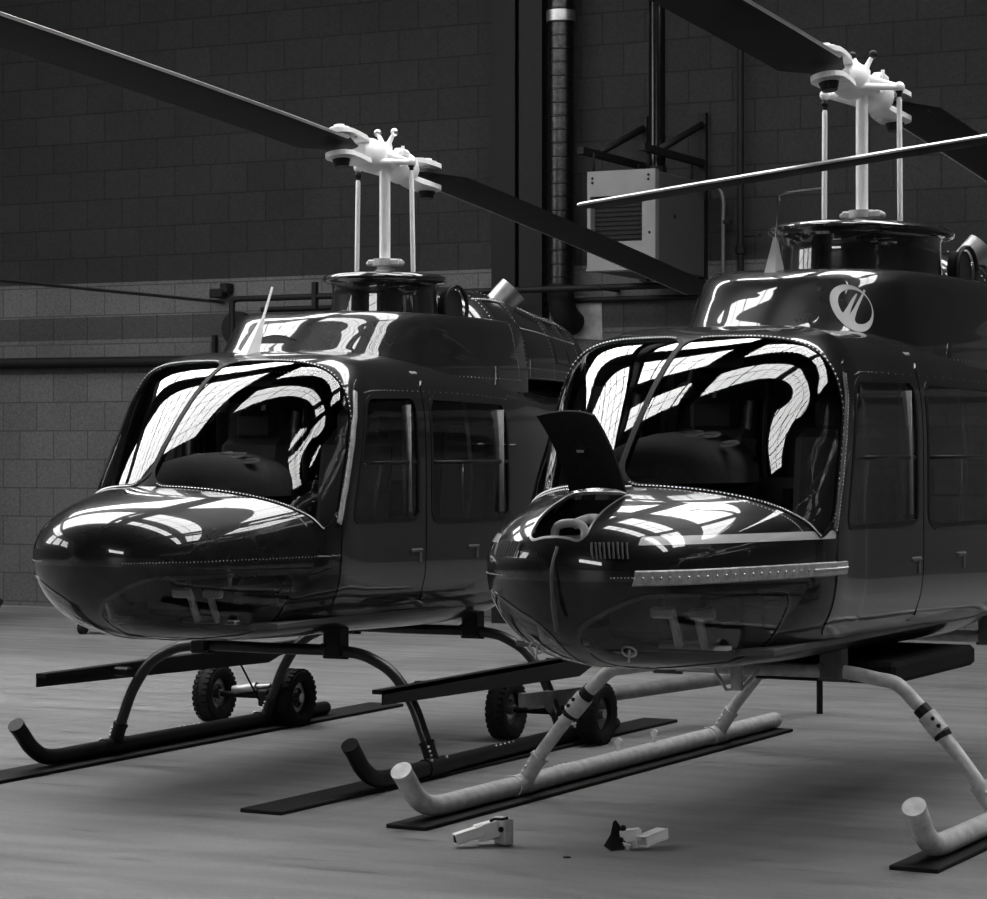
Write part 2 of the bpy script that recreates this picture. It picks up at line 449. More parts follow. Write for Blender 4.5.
        me.materials.append(M[mat] if isinstance(mat, str) else mat)
        me.normals_split_custom_set_from_vertices(NN)
        o = bpy.data.objects.new(name, me); COL.objects.link(o)
        if parent is not None: o.parent = parent
        return o
def rnd(es, r):
    """rounded convex region: es = signed distances of its edges (negative inside)"""
    return np.sqrt(sum(np.maximum(e+r, 0)**2 for e in es))-r+np.minimum(0, np.maximum.reduce(list(es))+r)
def poly_edges(u, v, pts):
    """signed distances to a convex polygon (u,v), pts in order"""
    cx = sum(p[0] for p in pts)/len(pts); cy = sum(p[1] for p in pts)/len(pts); es = []
    for i in range(len(pts)):
        (x0, y0), (x1, y1) = pts[i], pts[(i+1) % len(pts)]
        nx, ny = y1-y0, -(x1-x0); l = math.hypot(nx, ny); nx /= l; ny /= l
        if (cx-x0)*nx+(cy-y0)*ny > 0: nx, ny = -nx, -ny
        es.append((u-x0)*nx+(v-y0)*ny)
    return es
def rivets(mb, loft, pts, r=.0045, off=0.0):
    """domed rivets on the skin at (s, theta) points"""
    if len(pts) == 0: return
    P = np.array(pts); X = loft.S(P[:, 0], P[:, 1]); a, b = loft.N(P[:, 0], P[:, 1]); N = np.cross(a, b)
    N /= np.linalg.norm(N, axis=1)[:, None]
    d, zt, zb, zm, *_ = loft.vals(P[:, 0]); out = np.stack([X[:, 0], 0*X[:, 0], X[:, 2]-zm], 1)
    N *= np.sign((N*out).sum(1))[:, None]
    for x, n in zip(X, N):
        p = Vector((x[0], -x[1], x[2])); q = Vector((n[0], -n[1], n[2])); u = q.orthogonal().normalized(); w = q.cross(u)
        p = p+q*off
        vs = [p+(u*math.cos(k*PI/3)+w*math.sin(k*PI/3))*r for k in range(6)]+[p+q*r*.8]
        mb.add(vs, [(k, (k+1) % 6, 6) for k in range(6)], True)

# ------------------------------------------------------------------ helicopter
def pip_sdf(u, v, poly):
    """signed distance to a simple polygon (negative inside)"""
    d = np.full(u.shape, 1e9); inside = np.zeros(u.shape, bool); n = len(poly)
    for i in range(n):
        x0, y0 = poly[i]; x1, y1 = poly[(i+1) % n]
        ex, ey = x1-x0, y1-y0; t = np.clip(((u-x0)*ex+(v-y0)*ey)/(ex*ex+ey*ey+1e-12), 0, 1)
        d = np.minimum(d, np.hypot(u-x0-ex*t, v-y0-ey*t))
        c = ((y0 > v) != (y1 > v)) & (u < (x1-x0)*(v-y0)/((y1-y0) if abs(y1-y0) > 1e-12 else 1e-12)+x0)
        inside ^= c
    return np.where(inside, -d, d)

def make_heli(P):
    F, zo, cz = P['F'], P['zo'], P['cz']
    root = empty('helicopter', P['loc'], P['rz'])
    tag(root, P['label'], 'helicopter', 'parked helicopters')
    fs = lambda d: d+F
    # --- cabin and nose skin: (d, zt, zb, zm, w, nu, nl, sweep)
    K = [(fs(2.92), 1.16, 1.16, 1.16, .0, 2.0, 2.0, 0),
         (fs(2.89), 1.26, 1.02, 1.15, .23, 2.05, 2.1, .03),
         (fs(2.78), 1.355, .875, 1.15, .42, 2.15, 2.2, .13),
         (fs(2.58), 1.42, .78, 1.17, .555, 2.25, 2.3, .32),
         (fs(2.35), 1.465, .74, 1.22, .660, 2.4, 2.5, .50),
         (fs(2.19), 1.655, .725, 1.22, .682, 2.65, 2.7, .42),
         (fs(1.99), 1.85, .71, 1.21, .692, 3.1, 2.9, .32),
         (fs(1.78), 2.005, .70, 1.20, .692, 4.0, 3.0, .20),
         (fs(1.56), 2.10, .695, 1.20, .685, 5.2, 3.2, .10),
         (fs(1.36), 2.14, .69, 1.20, .68, 5.6, 3.3, .04),
         (fs(1.05), 2.15, .69, 1.20, .675, 5.6, 3.4, 0),
         (.35, 2.15, .672, 1.20, .675, 5.5, 3.4, 0),
         (-.30, 2.13, .675, 1.20, .66, 5.0, 3.3, 0),
         (-.75, 2.10, .76, 1.25, .61, 4.0, 3.0, 0),
         (-1.3, 2.08, .97, 1.38, .51, 3.2, 2.7, 0),
         (-2.0, 2.06, 1.26, 1.55, .38, 2.6, 2.4, 0),
         (-2.7, 2.03, 1.47, 1.74, .27, 2.1, 2.1, 0),
         (-4.5, 1.98, 1.60, 1.79, .185, 2.0, 2.0, 0),
         (-6.6, 1.93, 1.69, 1.81, .12, 2.0, 2.0, 0)]
    K = [(k[0], k[1]+zo, k[2]+zo, k[3]+zo)+k[4:] for k in K]
    LB = Loft(K, breaks=(4,))
    sk = Skin(LB, (0.0, len(K)-1), (-PI/2, 1.5*PI), 150, 144)
    dpl = lambda z: fs(1.47)+(1.987+zo-z)*.38
    def W(X, s, t):
        al, d, z = np.abs(X[:, 0]), X[:, 1], X[:, 2]
        es = [(4.05-s)*.2, (dpl(z)-d)/1.06, (s-7.75)*.22, .012-al, (1.262+zo-z)]
        return rnd(es, .10)
    def side(poly, r):
        def g(X, s, t):
            es = poly_edges(X[:, 1], X[:, 2]-zo, poly)+[.42-np.abs(X[:, 0])]
            return rnd(es, r)
        return g
    dd = .79+F*.55
    cw = [(fs(1.375), 1.895), (dd+.085, 1.905), (dd+.085, 1.295), (fs(1.56), 1.295)]
    pw = [(dd-.085, 1.90), (-.20, 1.89), (-.20, 1.27), (dd-.085, 1.275)]
    cd = [(fs(1.44), 2.0), (dd, 2.015), (dd, .84), (fs(1.66), .84), (fs(1.70), 1.25)]
    pd = [(dd-.012, 2.015), (-.32, 2.0), (-.36, .88), (dd-.012, .84)]
    gcw, gpw, gcd, gpd = side(cw, .05), side(pw, .06), side(cd, .07), side(pd, .09)
    def chin(X, s, t):
        al, d, z = np.abs(X[:, 0]), X[:, 1]-F, X[:, 2]-zo
        return rnd([.055-al, z-1.045, 1.99-d, (.725+.03*(al/.4))-z+.0*d, d-2.83+.0*al], .075)
    cuts = [W, lambda X, s, t: W(X, s, t)-.019, gcw, gpw, gcd, gpd, chin, lambda X, s, t: chin(X, s, t)-.016,
            lambda X, s, t: X[:, 2]-zo-1.11, lambda X, s, t: s-4.0, lambda X, s, t: X[:, 0]+0*s,
            lambda X, s, t: X[:, 1]-fs(1.50)+0*s, lambda X, s, t: X[:, 1]+.36, lambda X, s, t: X[:, 1]+2.7,
            lambda X, s, t: gcw(X, s, t)-.022, lambda X, s, t: gpw(X, s, t)-.022, lambda X, s, t: (dpl(X[:, 2])-X[:, 1])/1.06+0*s]
    if P['hatch']:
        hat = lambda X, s, t: rnd([np.abs(X[:, 0])-.118, X[:, 1]-fs(2.875), fs(2.47)-X[:, 1], 1.145+zo-X[:, 2]], .035)
        stripe = lambda X, s, t: np.maximum(np.abs(X[:, 2]-zo-1.262)-.0165, np.maximum(.30-np.abs(X[:, 0]), fs(1.7)-X[:, 1]))
        cuts += [hat, lambda X, s, t: hat(X, s, t)-.007, stripe]
    else:
        hat = lambda X, s, t: np.ones(len(s)); stripe = hat
    for g in cuts: sk.cut(g)
    X, s, t = sk.cents()
    left = X[:, 0] > 0
    w = W(X, s, t); cwv, pwv, cdv, pdv, chv = gcw(X, s, t), gpw(X, s, t), gcd(X, s, t), gpd(X, s, t), chin(X, s, t)
    hv, sv = hat(X, s, t), stripe(X, s, t)
    low = X[:, 2]-zo < 1.11
    used = np.zeros(len(s), bool)
    def take(m):
        nonlocal used
        m = m & ~used; used = used | m; return m
    hole = take(hv < 0)                                  # the open hatch: no skin there
    parts = {}
    for sd, nm in ((left, 'L'), (~left, 'R')):
        o = sk.extract(take((w < 0) & sd), 'windshield_pane', 'glass', root, thick=.006); parts['wp'+nm] = o
        fm = take((w < .019) & sd)
        frame = sk.extract(fm, 'windshield_frame', 'frame', root, off=.004, thick=.012); parts['wf'+nm] = frame
        o = sk.extract(take((chv < 0) & sd), 'chin_window', 'glass', root, thick=.006)
        sk.extract(take((chv < .016) & sd), 'chin_window_frame', 'paint', root, off=.003, thick=.01)
        cwg = take((cwv < 0) & sd); pwg = take((pwv < 0) & sd)
        cwr = take((cwv < .022) & sd); pwr = take((pwv < .022) & sd)
        door = sk.extract(take((cdv < 0) & sd), 'crew_door', 'paint', root, off=.005, thick=.03)
        sk.extract(cwg, 'window_pane', 'sideglass', door, thick=.006)
        sk.extract(cwr, 'window_seal', 'satin', door, off=.008, thick=.012)
        pdoor = sk.extract(take((pdv < 0) & sd), 'passenger_door', 'paint', root, off=.005, thick=.03)
        sk.extract(pwg, 'window_pane', 'sideglass', pdoor, thick=.006)
        sk.extract(pwr, 'window_seal', 'satin', pdoor, off=.008, thick=.012)
        parts['cd'+nm], parts['pd'+nm] = door, pdoor
    if P['hatch']:
        for sd in (left, ~left): sk.extract(take((sv < 0) & sd), 'nose_stripe', 'stripe', root, off=.0015)
        sk.extract(take(hv < .007), 'hatch_frame', 'alu', root, off=.001, thick=.012)
    noz = s < 4
    sk.extract(take(noz & ~low), 'nose_deck', 'paint', root)
    sk.extract(take(low & (X[:, 1] > -.36)), 'lower_hull', 'belly', root)
    sk.extract(take(X[:, 1] > -.36), 'cabin_roof', 'paint', root)
    sk.extract(take(X[:, 1] > -2.7), 'aft_fuselage', 'paint', root)
    boom = sk.extract(take(X[:, 1] > -99), 'tail_boom', 'paint', root)
    # --- frame and seam rivets, one mesh on the part they belong to
    def solve_curve(fn, n):  # sample (s,theta) where cheap search hits
        out = []
        for i in range(n):
            p = fn(i/(n-1))
            if p is not None: out.append(p)
        return out
    def find_s(th, g, s0=4.0, s1=9.5):
        S_ = np.linspace(s0, s1, 80); G = g(LB.S(S_, np.full(80, th)), S_, np.full(80, th))
        for i in range(79):
            if G[i]*G[i+1] < 0: return S_[i]+(S_[i+1]-S_[i])*abs(G[i])/(abs(G[i])+abs(G[i+1]))
        return None
    for nm, ths in (('L', np.linspace(.06, 1.48, 70)), ('R', PI-np.linspace(.06, 1.48, 70))):
        mb = MB(); pts = []
        g2 = lambda X, s, t: W(X, s, t)-.010
        for th in ths:
            a = find_s(th, g2, 3.85, 5.6)
            if a: pts.append((a, th))
            b = find_s(th, g2, 9.5, 5.4)
            if b: pts.append((b, th))
        rivets(mb, LB, pts, .0046, .0055)
        tag(mb.build('frame_rivets', 'steel', parts['wf'+nm]), kind='stuff')
        mb = MB(); pts = []
        for sp in np.arange(8.6, 12.4, .085):
            for z0 in (.80, 1.93):
                T = np.linspace(-1.3, 1.45, 120); Xx = LB.S(np.full(120, sp), T); i = int(np.argmin(np.abs(Xx[:, 2]-zo-z0)))
                pts.append((sp, T[i] if nm == 'L' else PI-T[i]))
        rivets(mb, LB, pts, .0030, .0052); tag(mb.build('door_rivets', 'alu', parts['cd'+nm]), kind='stuff')
    mb = MB(); pts = []
    for sp in np.arange(1.0, 5.8, .052):
        T = np.linspace(-1.2, .3, 150); Xx = LB.S(np.full(150, sp), T); i = int(np.argmin(np.abs(Xx[:, 2]-zo-1.125)))
        pts += [(sp, T[i]), (sp, PI-T[i])]
    for th in np.linspace(.25, 1.3, 40): pts += [(3.86, th), (3.86, PI-th)]
    rivets(mb, LB, pts, .0036, .0005)
    tag(mb.build('seam_rivets', 'alu', root), kind='stuff')
    # bright door-post strip on both sides of the windshield
    for sgn in (1, -1):
        pts = []
        for z in np.linspace(1.28, 1.93, 16):
            zz = z+zo; best = None
            for sp in np.linspace(4.2, 9.2, 160):
                pass
            S_ = np.linspace(4.2, 9.5, 140); T_ = np.linspace(.02, 1.25, 90); SS, TT = np.meshgrid(S_, T_, indexing='ij')
            Xx = LB.S(SS.ravel(), TT.ravel()); e = np.abs(Xx[:, 2]-zz)+np.abs(dpl(Xx[:, 2])-.030-Xx[:, 1])
            i = int(np.argmin(e)); pts.append((Xx[i, 0]*sgn, -Xx[i, 1], Xx[i, 2]))
        pts = bez(pts, 3)
        m = MB(); m.tube([(p[0]+sgn*.004, p[1], p[2]) for p in pts], .023, sec=[(.35*math.cos(a), math.sin(a)) if False else (math.cos(a)*.95, math.sin(a)*.35) for a in np.linspace(0, 2*PI, 12, endpoint=False)])
        o = m.build('door_post_strip', 'strip' if not P['hatch'] else 'dgrey', root)
        m = MB()
        for p in pts[::1]: m.ball((p[0]+sgn*.010, p[1], p[2]), .0042, 5)
        tag(m.build('strip_rivets', 'steel', o), kind='stuff')
    # --- rub strip along the nose seam (bare metal)
    if P['hatch']:
        for sgn in (1, -1):
            rows = []
            if sgn < 0: continue
            for sp in np.linspace(1.35, 7.0, 90):
                T = np.linspace(-1.2, .6, 400); Xx = LB.S(np.full(400, sp), T)
                r = [float(np.interp(z0+zo, Xx[:, 2], T)) for z0 in (1.092, 1.097, 1.122, 1.147, 1.152)]
                rows.append((sp, r))
            vs, q = [], []
            for sp, r in rows:
                for j, th in enumerate(r):
                    x = LB.S(sp, th)[0]; o_ = .001 if j in (0, 4) else .010
                    n = Vector((x[0], -(x[1]-fs(1.4))*.6, 0)).normalized()
                    vs.append((sgn*(x[0]+n.x*o_), -x[1]+n.y*o_, x[2]))
            for i in range(len(rows)-1):
                for j in range(4): q.append((i*5+j, i*5+j+1, (i+1)*5+j+1, (i+1)*5+j))
            o = MB().add(vs, q, True).build('rub_strip', 'strip', root)
            m = MB()
            for i in range(0, len(rows), 2): m.ball(vs[i*5+2], .006, 5)
            tag(m.build('strip_rivets', 'steel', o), kind='stuff')
    # --- roof fairings
    cA, cB, c0 = P['cowl']
    H_ = .315+cz
    LC = Dome(cA, cB, c0, [(1.0, 1.97+zo), (.985, 2.06+zo+.07*H_), (.925, 2.06+zo+.32*H_), (.85, 2.06+zo+.61*H_), (.775, 2.06+zo+.85*H_), (.68, 2.06+zo+.965*H_), (.5, 2.06+zo+1.0*H_), (0, 2.06+zo+1.0*H_)])
    ck = Skin(LC, (0, 6.999), (-PI/2, 1.5*PI), 64, 120)
    ck.cut(lambda X, s, t: X[:, 1]+.74)
    if P['vent']:
        vent = lambda X, s, t: np.maximum(rnd([np.abs(X[:, 0]-.04)-.135, X[:, 2]-2.232-zo+1.9*(X[:, 0]-.04)**2, 2.185+zo-X[:, 2]], .006), c0-X[:, 1])
        ck.cut(vent)
        X, s, t = ck.cents(); v = vent(X, s, t)
        cowl = ck.extract((v >= 0) & (X[:, 1] > -.74), 'forward_cowling', 'paint', root, thick=.07)
        ck.extract(v < 0, 'intake_screen', mesh_mat, cowl, off=-.004)
    else:
        cowl = ck.extract(ck.cents()[0][:, 1] > -.74, 'forward_cowling', 'paint', root, thick=.07)
    mb = MB(); pts = [(.55, th) for th in np.linspace(-.42, PI+.42, 130)]
    pts += [(sp, th) for sp in np.linspace(.6, 4.5, 22) for th in (-.40, PI+.40)]
    rivets(mb, LC, pts, .0042, 0); tag(mb.build('cowling_rivets', 'steel', cowl), kind='stuff')
    if P['emblem']:
        e0 = np.array(P['emblem'])
        # (u, v) in emblem radii, v up
        cc = [((x-510)/188, (418-y)/197) for x, y in [(392, 452), (402, 462), (455, 410), (520, 338), (572, 294), (582, 299), (540, 352), (495, 412), (456, 472), (500, 432), (560, 366), (622, 296), (655, 254), (670, 266), (620, 330), (570, 392), (525, 455), (494, 508), (492, 530), (505, 545), (480, 600), (420, 560), (380, 500)]]
        def emb(X, s, t):
            sd = X[:, 0]; u = ((X[:, 0]-e0[0])*tv[0]+(X[:, 1]-e0[1])*tv[1])/(P['er']*1.12); v = (X[:, 2]-e0[2])*1.03/P['er']
            outer = np.hypot(u, v)-1; inner = np.hypot((u-.145)/.80, (v-.065)/.735)-1
            sw = pip_sdf(u, v, cc)
            return np.minimum(np.maximum(outer, -inner*.75), np.maximum(sw, np.hypot(u, v)-1.22))*P['er']
        G = [q.ravel() for q in np.meshgrid(np.linspace(.3, 4, 120), np.linspace(.1, 1.5, 200))]
        i = int(np.argmin(np.linalg.norm(LC.S(*G)-e0, axis=1))); s0, t0 = G[0][i], G[1][i]; e0 = LC.S(s0, t0)[0]
        ta, tb = LC.S(s0, t0-.01)[0], LC.S(s0, t0+.01)[0]; tv = (ta-tb)[:2]/np.linalg.norm((ta-tb)[:2])
        ek = Skin(LC, (.05, 4.6), (t0-.30, t0+.30), 200, 170)
        ek.cut(emb); X, s, t = ek.cents()
        o = ek.extract((emb(X, s, t) < 0) & (X[:, 0] > .02), 'emblem', 'decal', cowl, off=.002)
        if o: o['label'] = 'white ring emblem with two rising spikes'
    # --- mast fairing: neck and overhanging hat
    hA, hB = P['hat']; hz = P['hatz']
    nb = 2.36+zo+cz
    prof = [(.90, nb-.10), (.88, nb), (.86, (nb+hz)/2), (.86, hz-.07), (.88, hz-.055)]
    neck = MB().lathe(prof, (0, 0, 0), 'z', 72, sx=hB, sy=hA).build('mast_fairing', 'paint', root)
    hp = [(.86, hz-.058), (.97, hz-.052), (1.005, hz-.040), (1.01, hz-.028), (.985, hz-.014), (.9, hz-.004), (.6, hz+.006), (.2, hz+.010), (0, hz+.010)]
    MB().lathe(hp, (0, 0, 0), 'z', 72, sx=hB, sy=hA).build('fairing_cap', 'satin' if False else 'paint', neck)
    # --- engine cowling behind the mast
    ez = P['hatz']-2.617
    ke = [(-hA*.80, 2.30+ez, 2.0, 2.06+zo, .10, 2.2, 2, 0), (-hA*.86, 2.46+ez, 2.0, 2.06+zo, .25, 2.4, 2, 0), (-hA*1.02, 2.55+ez, 2, 2.06+zo, .42, 2.4, 2, 0), (-.62-(hA-.32), 2.585+ez, 2, 2.06+zo, .51, 2.35, 2, 0),
          (-1.1, 2.545+ez, 2, 2.06+zo, .50, 2.35, 2, 0), (-1.62, 2.48+ez, 2, 2.06+zo, .455, 2.35, 2, 0), (-1.82, 2.42+ez, 2, 2.05+zo, .43, 2.3, 2, 0), (-2.2, 2.17+ez*.6, 1.95, 2.0+zo, .30, 2.1, 2, 0), (-2.5, 2.03+zo, 1.9, 1.96+zo, .22, 2, 2, 0)]
    LE = Loft(ke); en = Skin(LE, (0, len(ke)-1), (-.3, PI+.3), 60, 72)
    eng = en.extract(np.ones(len(en.t), bool), 'engine_cowling', 'paint', root)
    mb = MB(); pts = []
    for sp in (2.55, 3.25, 4.15, 5.05): pts += [(sp, th) for th in np.concatenate([np.linspace(.02, 1.2, 26), PI-np.linspace(.02, 1.2, 26)])]
    for th in (.10, .55, .95): pts += [(sp, a) for sp in np.linspace(2.5, 5.1, 46) for a in (th, PI-th)]
    rivets(mb, LE, pts, .0040, 0); tag(mb.build('cowling_rivets', 'steel', eng), kind='stuff')
    for sgn in (1, -1):                                    # side panels with raised edges
        for (sa, sb, ta, tb) in ((2.7, 3.2, .12, .9), (4.25, 4.65, .2, .8)):
            m = MB(); loop = [(sa, ta), (sb, ta), (sb, tb), (sa, tb), (sa, ta)]; pp = []
            for (a, b), (c, d) in zip(loop[:-1], loop[1:]):
                for k in range(8):
                    th = b+(d-b)*k/8; q = LE.S(a+(c-a)*k/8, th)[0]; pp.append((sgn*(q[0]+.002), -q[1], q[2]+.002))
            m.tube(pp+[pp[0]], .004, 6, caps=False); m.build('access_panel', 'satin', eng)
        for k in range(4):
            m = MB(); q0, q1 = LE.S(6.15+.14*k, .25)[0], LE.S(6.05+.14*k, .95)[0]
            m.tube([(sgn*(q0[0]+.004), -q0[1], q0[2]), (sgn*(q1[0]+.004), -q1[1], q1[2]+.004)], .005, 6); m.build('cooling_louvre', 'alu', eng)
        # exhaust stack, angled up and out
        R = Matrix.Rotation(sgn*math.radians(40), 3, 'Y') @ Matrix.Rotation(math.radians(22), 3, 'X').inverted()
        MB().lathe([(.078, -.10), (.082, .02), (.086, .10), (.088, .16), (.083, .16), (.078, .05)], (sgn*.22, .93, 2.47+ez), 'z', 26, R=R).build('exhaust_stack', 'alu', eng)
        # intake scoop rim beside the neck
        m = MB(); lp = []
        for k in range(25):
            a = 2*PI*k/24; lp.append((sgn*(hB*.92+.02+.05*math.cos(a)*.4), hA*.62+.10*math.cos(a), nb+.08+.12*math.sin(a)))
        m.tube(lp, .012, 8, caps=False); m.build('intake_lip', 'satin', neck)
        MB().tube([(sgn*(hB*.80), hA*.62, nb+.08), (sgn*(hB*.955), hA*.62, nb+.08)], .1, 20).build('intake_mouth', 'matte', neck)
    # --- tail
    fin = MB().prism([(5.95, 1.30), (6.45, 1.25), (6.55, 1.80), (7.15, 2.95), (6.80, 2.98), (6.15, 1.95)], 'x', -.03, .03).build('tail_fin', 'paint', root)
    st = MB().box((0, 4.75, 1.80), (2.0, .42, .04), bev=.015).build('stabiliser', 'paint', root)
    tr = MB().tube([(.10, 6.62, 1.86), (.30, 6.62, 1.86)], .05, 14)
    tr = tr.build('tail_rotor', 'alu', root)
    for k in (-1, 1):
        MB().box((.26, 6.62+k*.14, 1.86+k*.40), (.02, .14, .72), Matrix.Rotation(-.33, 3, 'X'), .008).build('tail_rotor_blade', 'blade', tr)
    # --- mast, rods, hub
    hub = P['hubz']; tilt = math.radians(4.7); RT = Matrix.Rotation(math.radians(P.get('az', 0)), 3, 'Z') @ Matrix.Rotation(-tilt, 3, 'X')   # nose side up
    C0 = Vector((0, 0, hub))
    def rp(p): return C0 + RT @ Vector(p)
    mast = MB().tube([(0, 0, hz-.02), (0, 0, hub+.05)], .0305, 24).build('rotor_mast', 'white', root)
    cl = MB().lathe([(.035, hz+.005), (.06, hz+.005), (.06, hz+.02), (.045, hz+.03), (.045, hz+.045), (.066, hz+.05), (.066, hz+.088), (.032, hz+.09)], (0, 0, 0), 'z', 24)
    cl.box((.075, -.01, hz+.065), (.06, .07, .04), bev=.008); cl.box((-.075, .0, hz+.068), (.05, .06, .035), bev=.008)
    cl.ball((.11, -.01, hz+.06), .018); cl.ball((-.105, .0, hz+.065), .014)
    cl.build('mast_collar', 'offwhite', mast)
    rx = P['rodx']
    for sgn in (1, -1):
        top = rp((sgn*(rx+.006), -sgn*.03, -.035 if sgn > 0 else -.065)); bot = (sgn*rx, 0, hz)
        rod = MB().tube([bot, Vector(bot).lerp(top, .04), Vector(bot).lerp(top, .93), Vector(bot).lerp(top, .96)], [.011, .0135, .0135, .010], 14).build('control_rod', 'white', root)
        m = MB(); m.ball(top, .02); m.tube([Vector(bot).lerp(top, .95), top], .012, 10)
        m.build('rod_end', 'satin', rod)
    head = MB(); 
    head.box(rp((0, 0, 0)), (.13, .34, .085), RT, .03); head.tube([rp((-.10, 0, .01)), rp((.10, 0, .01))], .042, 18)
    head.tube([rp((0, 0, .03)), rp((0, 0, .085))], .04, 16)
    head.box(rp((.075, .05, .045)), (.07, .10, .06), RT, .015); head.box(rp((-.06, -.08, .04)), (.05, .09, .05), RT, .012)
    for a, b in ((.05, .09), (.10, .02), (-.09, -.03), (.04, -.12)): head.tube([rp((a, b, .05)), rp((a, b, .085))], .010, 8)
    head = head.build('rotor_head', 'white', root)
    m = MB()
    for sgn in (1, -1):
        m.tube([rp((sgn*.012, .0, .085)), rp((sgn*.05, 0, .155))], [.016, .011], 10)
    m.tube([rp((-.03, 0, .09)), rp((.03, 0, .09))], .02, 12)
    fr = m.build('flap_restraint', 'white', head)
    for sgn in (1, -1): MB().ball(rp((sgn*.054, 0, .163)), .022, 12).build('restraint_weight', 'steel' if not P['hatch'] else 'satin', fr)
    for sgn in (-1, 1):                                     # -1 forward, +1 aft
        pit = math.radians(P['pitch'][0 if sgn < 0 else 1])
        RP = RT @ Matrix.Rotation(sgn*pit*1.0, 3, 'Y')
        def q(p): return C0 + RT @ Vector((0, 0, .0)) + RP @ Vector((p[0], sgn*p[1], p[2]))
        g = MB()
        prof = [(.045, .08), (.075, .095), (.092, .13), (.096, .18), (.090, .23), (.075, .27), (.045, .30)]
        R3 = RP @ (Matrix.Identity(3) if sgn > 0 else Matrix.Rotation(PI, 3, 'Z'))
        g.lathe([(r, h) for r, h in prof], C0, 'y', 26, R=R3)
        for zz in (.062, -.062):                           # upper and lower tangs of the grip
            vs = []; n = 20
            out = [(-.050, .235), (-.070, .32), (-.082, .42)]+[(-.085*math.cos(a), .50+.085*math.sin(a)) for a in np.linspace(0, PI, 13)]+[(.082, .42), (.070, .32), (.050, .235)]
            k = len(out); z2 = zz*.8
            for (x, y) in out: vs.append(q((x, y, (zz if y > .3 else z2)+.013)))
            for (x, y) in out: vs.append(q((x, y, (zz if y > .3 else z2)-.013)))
            g.add(vs, [tuple(range(k)), tuple(range(2*k-1, k-1, -1))]+[(i, (i+1) % k, (i+1) % k+k, i+k) for i in range(k)], False)
            g.tube([q((0, .50, zz-.02)), q((0, .50, zz+(.028 if zz > 0 else -.022)))], .058, 20)
            g.tube([q((0, .50, zz)), q((0, .50, zz+(.045 if zz > 0 else -.03)))], .030, 14)
            for xx in (-.055, .055): g.tube([q((xx, .42, zz-.018)), q((xx, .42, zz+.02))], .009, 8)
        g = g.build('blade_grip', 'white', head)
        MB().tube([q((0, .50, -.085)), q((0, .50, -.125))], [.05, .038], 16).build('bolt_cap', 'satin', g)
        # pitch horn to its control rod
        hs = 1 if sgn < 0 else -1
        a0, a1 = C0 + RT @ Vector((hs*.06, sgn*.14, .01)), rp((hs*(rx+.006), -hs*.03, -.02))
        a2 = C0 + RT @ Vector((hs*.05, sgn*.22, -.045))
        h = MB().tube([a0, a1], [.024, .017], 10); h.tube([a2, a1], [.020, .014], 10); h.ball(a1, .028, 10)
        h.build('pitch_horn', 'white', head)
        # blade
        ch = .33; sec = []
        for k in range(13):
            u = k/12; sec.append((u, .5*.115*1.9*(math.sqrt(u)*1.0*(1-u)+.02*(1-u))))
        sec_up = [(u, v) for u, v in sec]; sec_dn = [(u, -v*.8) for u, v in reversed(sec[1:-1])]
        full = sec_up+sec_dn
        lead = -sgn                                        # leading edge: +x on the forward blade
        rad = [.40, .46, .60, 1.2, 2.2, 3.2, 4.2, 4.68, 4.73, 4.75]; vs, vs2 = [], []
        cs = [.16, .20, .33, .33, .33, .33, .33, .33, .31, .27]
        for r, c in zip(rad, cs):
            dr = -.010*max(0, r-.6)**1.5*P['droop']
            for u, v in full: vs.append(q((lead*(.25-u)*c if False else lead*(.36-u)*c, r, v*ch+dr)))
        n = len(full); m = len(rad)
        fc = [(i*n+k, i*n+(k+1) % n, (i+1)*n+(k+1) % n, (i+1)*n+k) for i in range(m-1) for k in range(n)]
        b = MB().add(vs, fc, True); b.add(vs[:n], [tuple(range(n))], False); b.add(vs[-n:], [tuple(range(n))], False)
        bl = b.build('rotor_blade', 'blade', root)
        # bright leading edge strip
        e = MB(); vs = []
        for r, c in zip(rad[2:], cs[2:]):
            dr = -.010*max(0, r-.6)**1.5*P['droop']
            for u, v in [(.075, .5*.115*1.9*math.sqrt(.075)*.925+.004), (.03, .5*.115*1.9*math.sqrt(.03)*.97+.006), (-.006, .0), (.03, -.5*.115*1.5*math.sqrt(.03)*.97-.006), (.05, -.5*.115*1.5*math.sqrt(.05)*.925-.003)]:
                vs.append(q((lead*(.36-u)*c, r, v*ch+dr)))
        e.add(vs, [(i*5+k, i*5+k+1, (i+1)*5+k+1, (i+1)*5+k) for i in range(len(rad)-3) for k in range(4)], True)
        e.build('leading_edge', 'bladeedge', bl)
        d_ = MB().box(q((-lead*.10, .75, .0)), (.10, .30, .012), RP, .004); d_.build('root_doubler', 'satin', bl)
    # --- landing gear
    tr2 = P['track']/2; gear = P['gearmat']; sr = P['skidr']
    zt = P['tubez']
    for nm, dx in (('front', P['dfront']), ('rear', P['drear'])):
        prof = [(.0, zt), (.36, zt+.002), (.50, zt-.006), (.60, zt-.03), (tr2*.76, zt-.105), (tr2*.87, zt-.245), (tr2*.94, zt-.40), (tr2, sr+.01)]
        if P['hatch']: prof = [(.0, zt), (.36, zt+.002), (.48, zt-.002), (.60, zt-.022), (.69, .60), (.77, .53), (.85, .445), (1.03, .225), (tr2, sr+.01)]
        q2 = (prof[-2][0], prof[-2][1])
        pts = bez([(-x, -dx, z) for x, z in reversed(prof[1:])]+[(x, -dx, z) for x, z in prof], 5)
        ct = MB().tube(pts, P['tuber'], 18).build('crosstube', P['tubemat'], root)
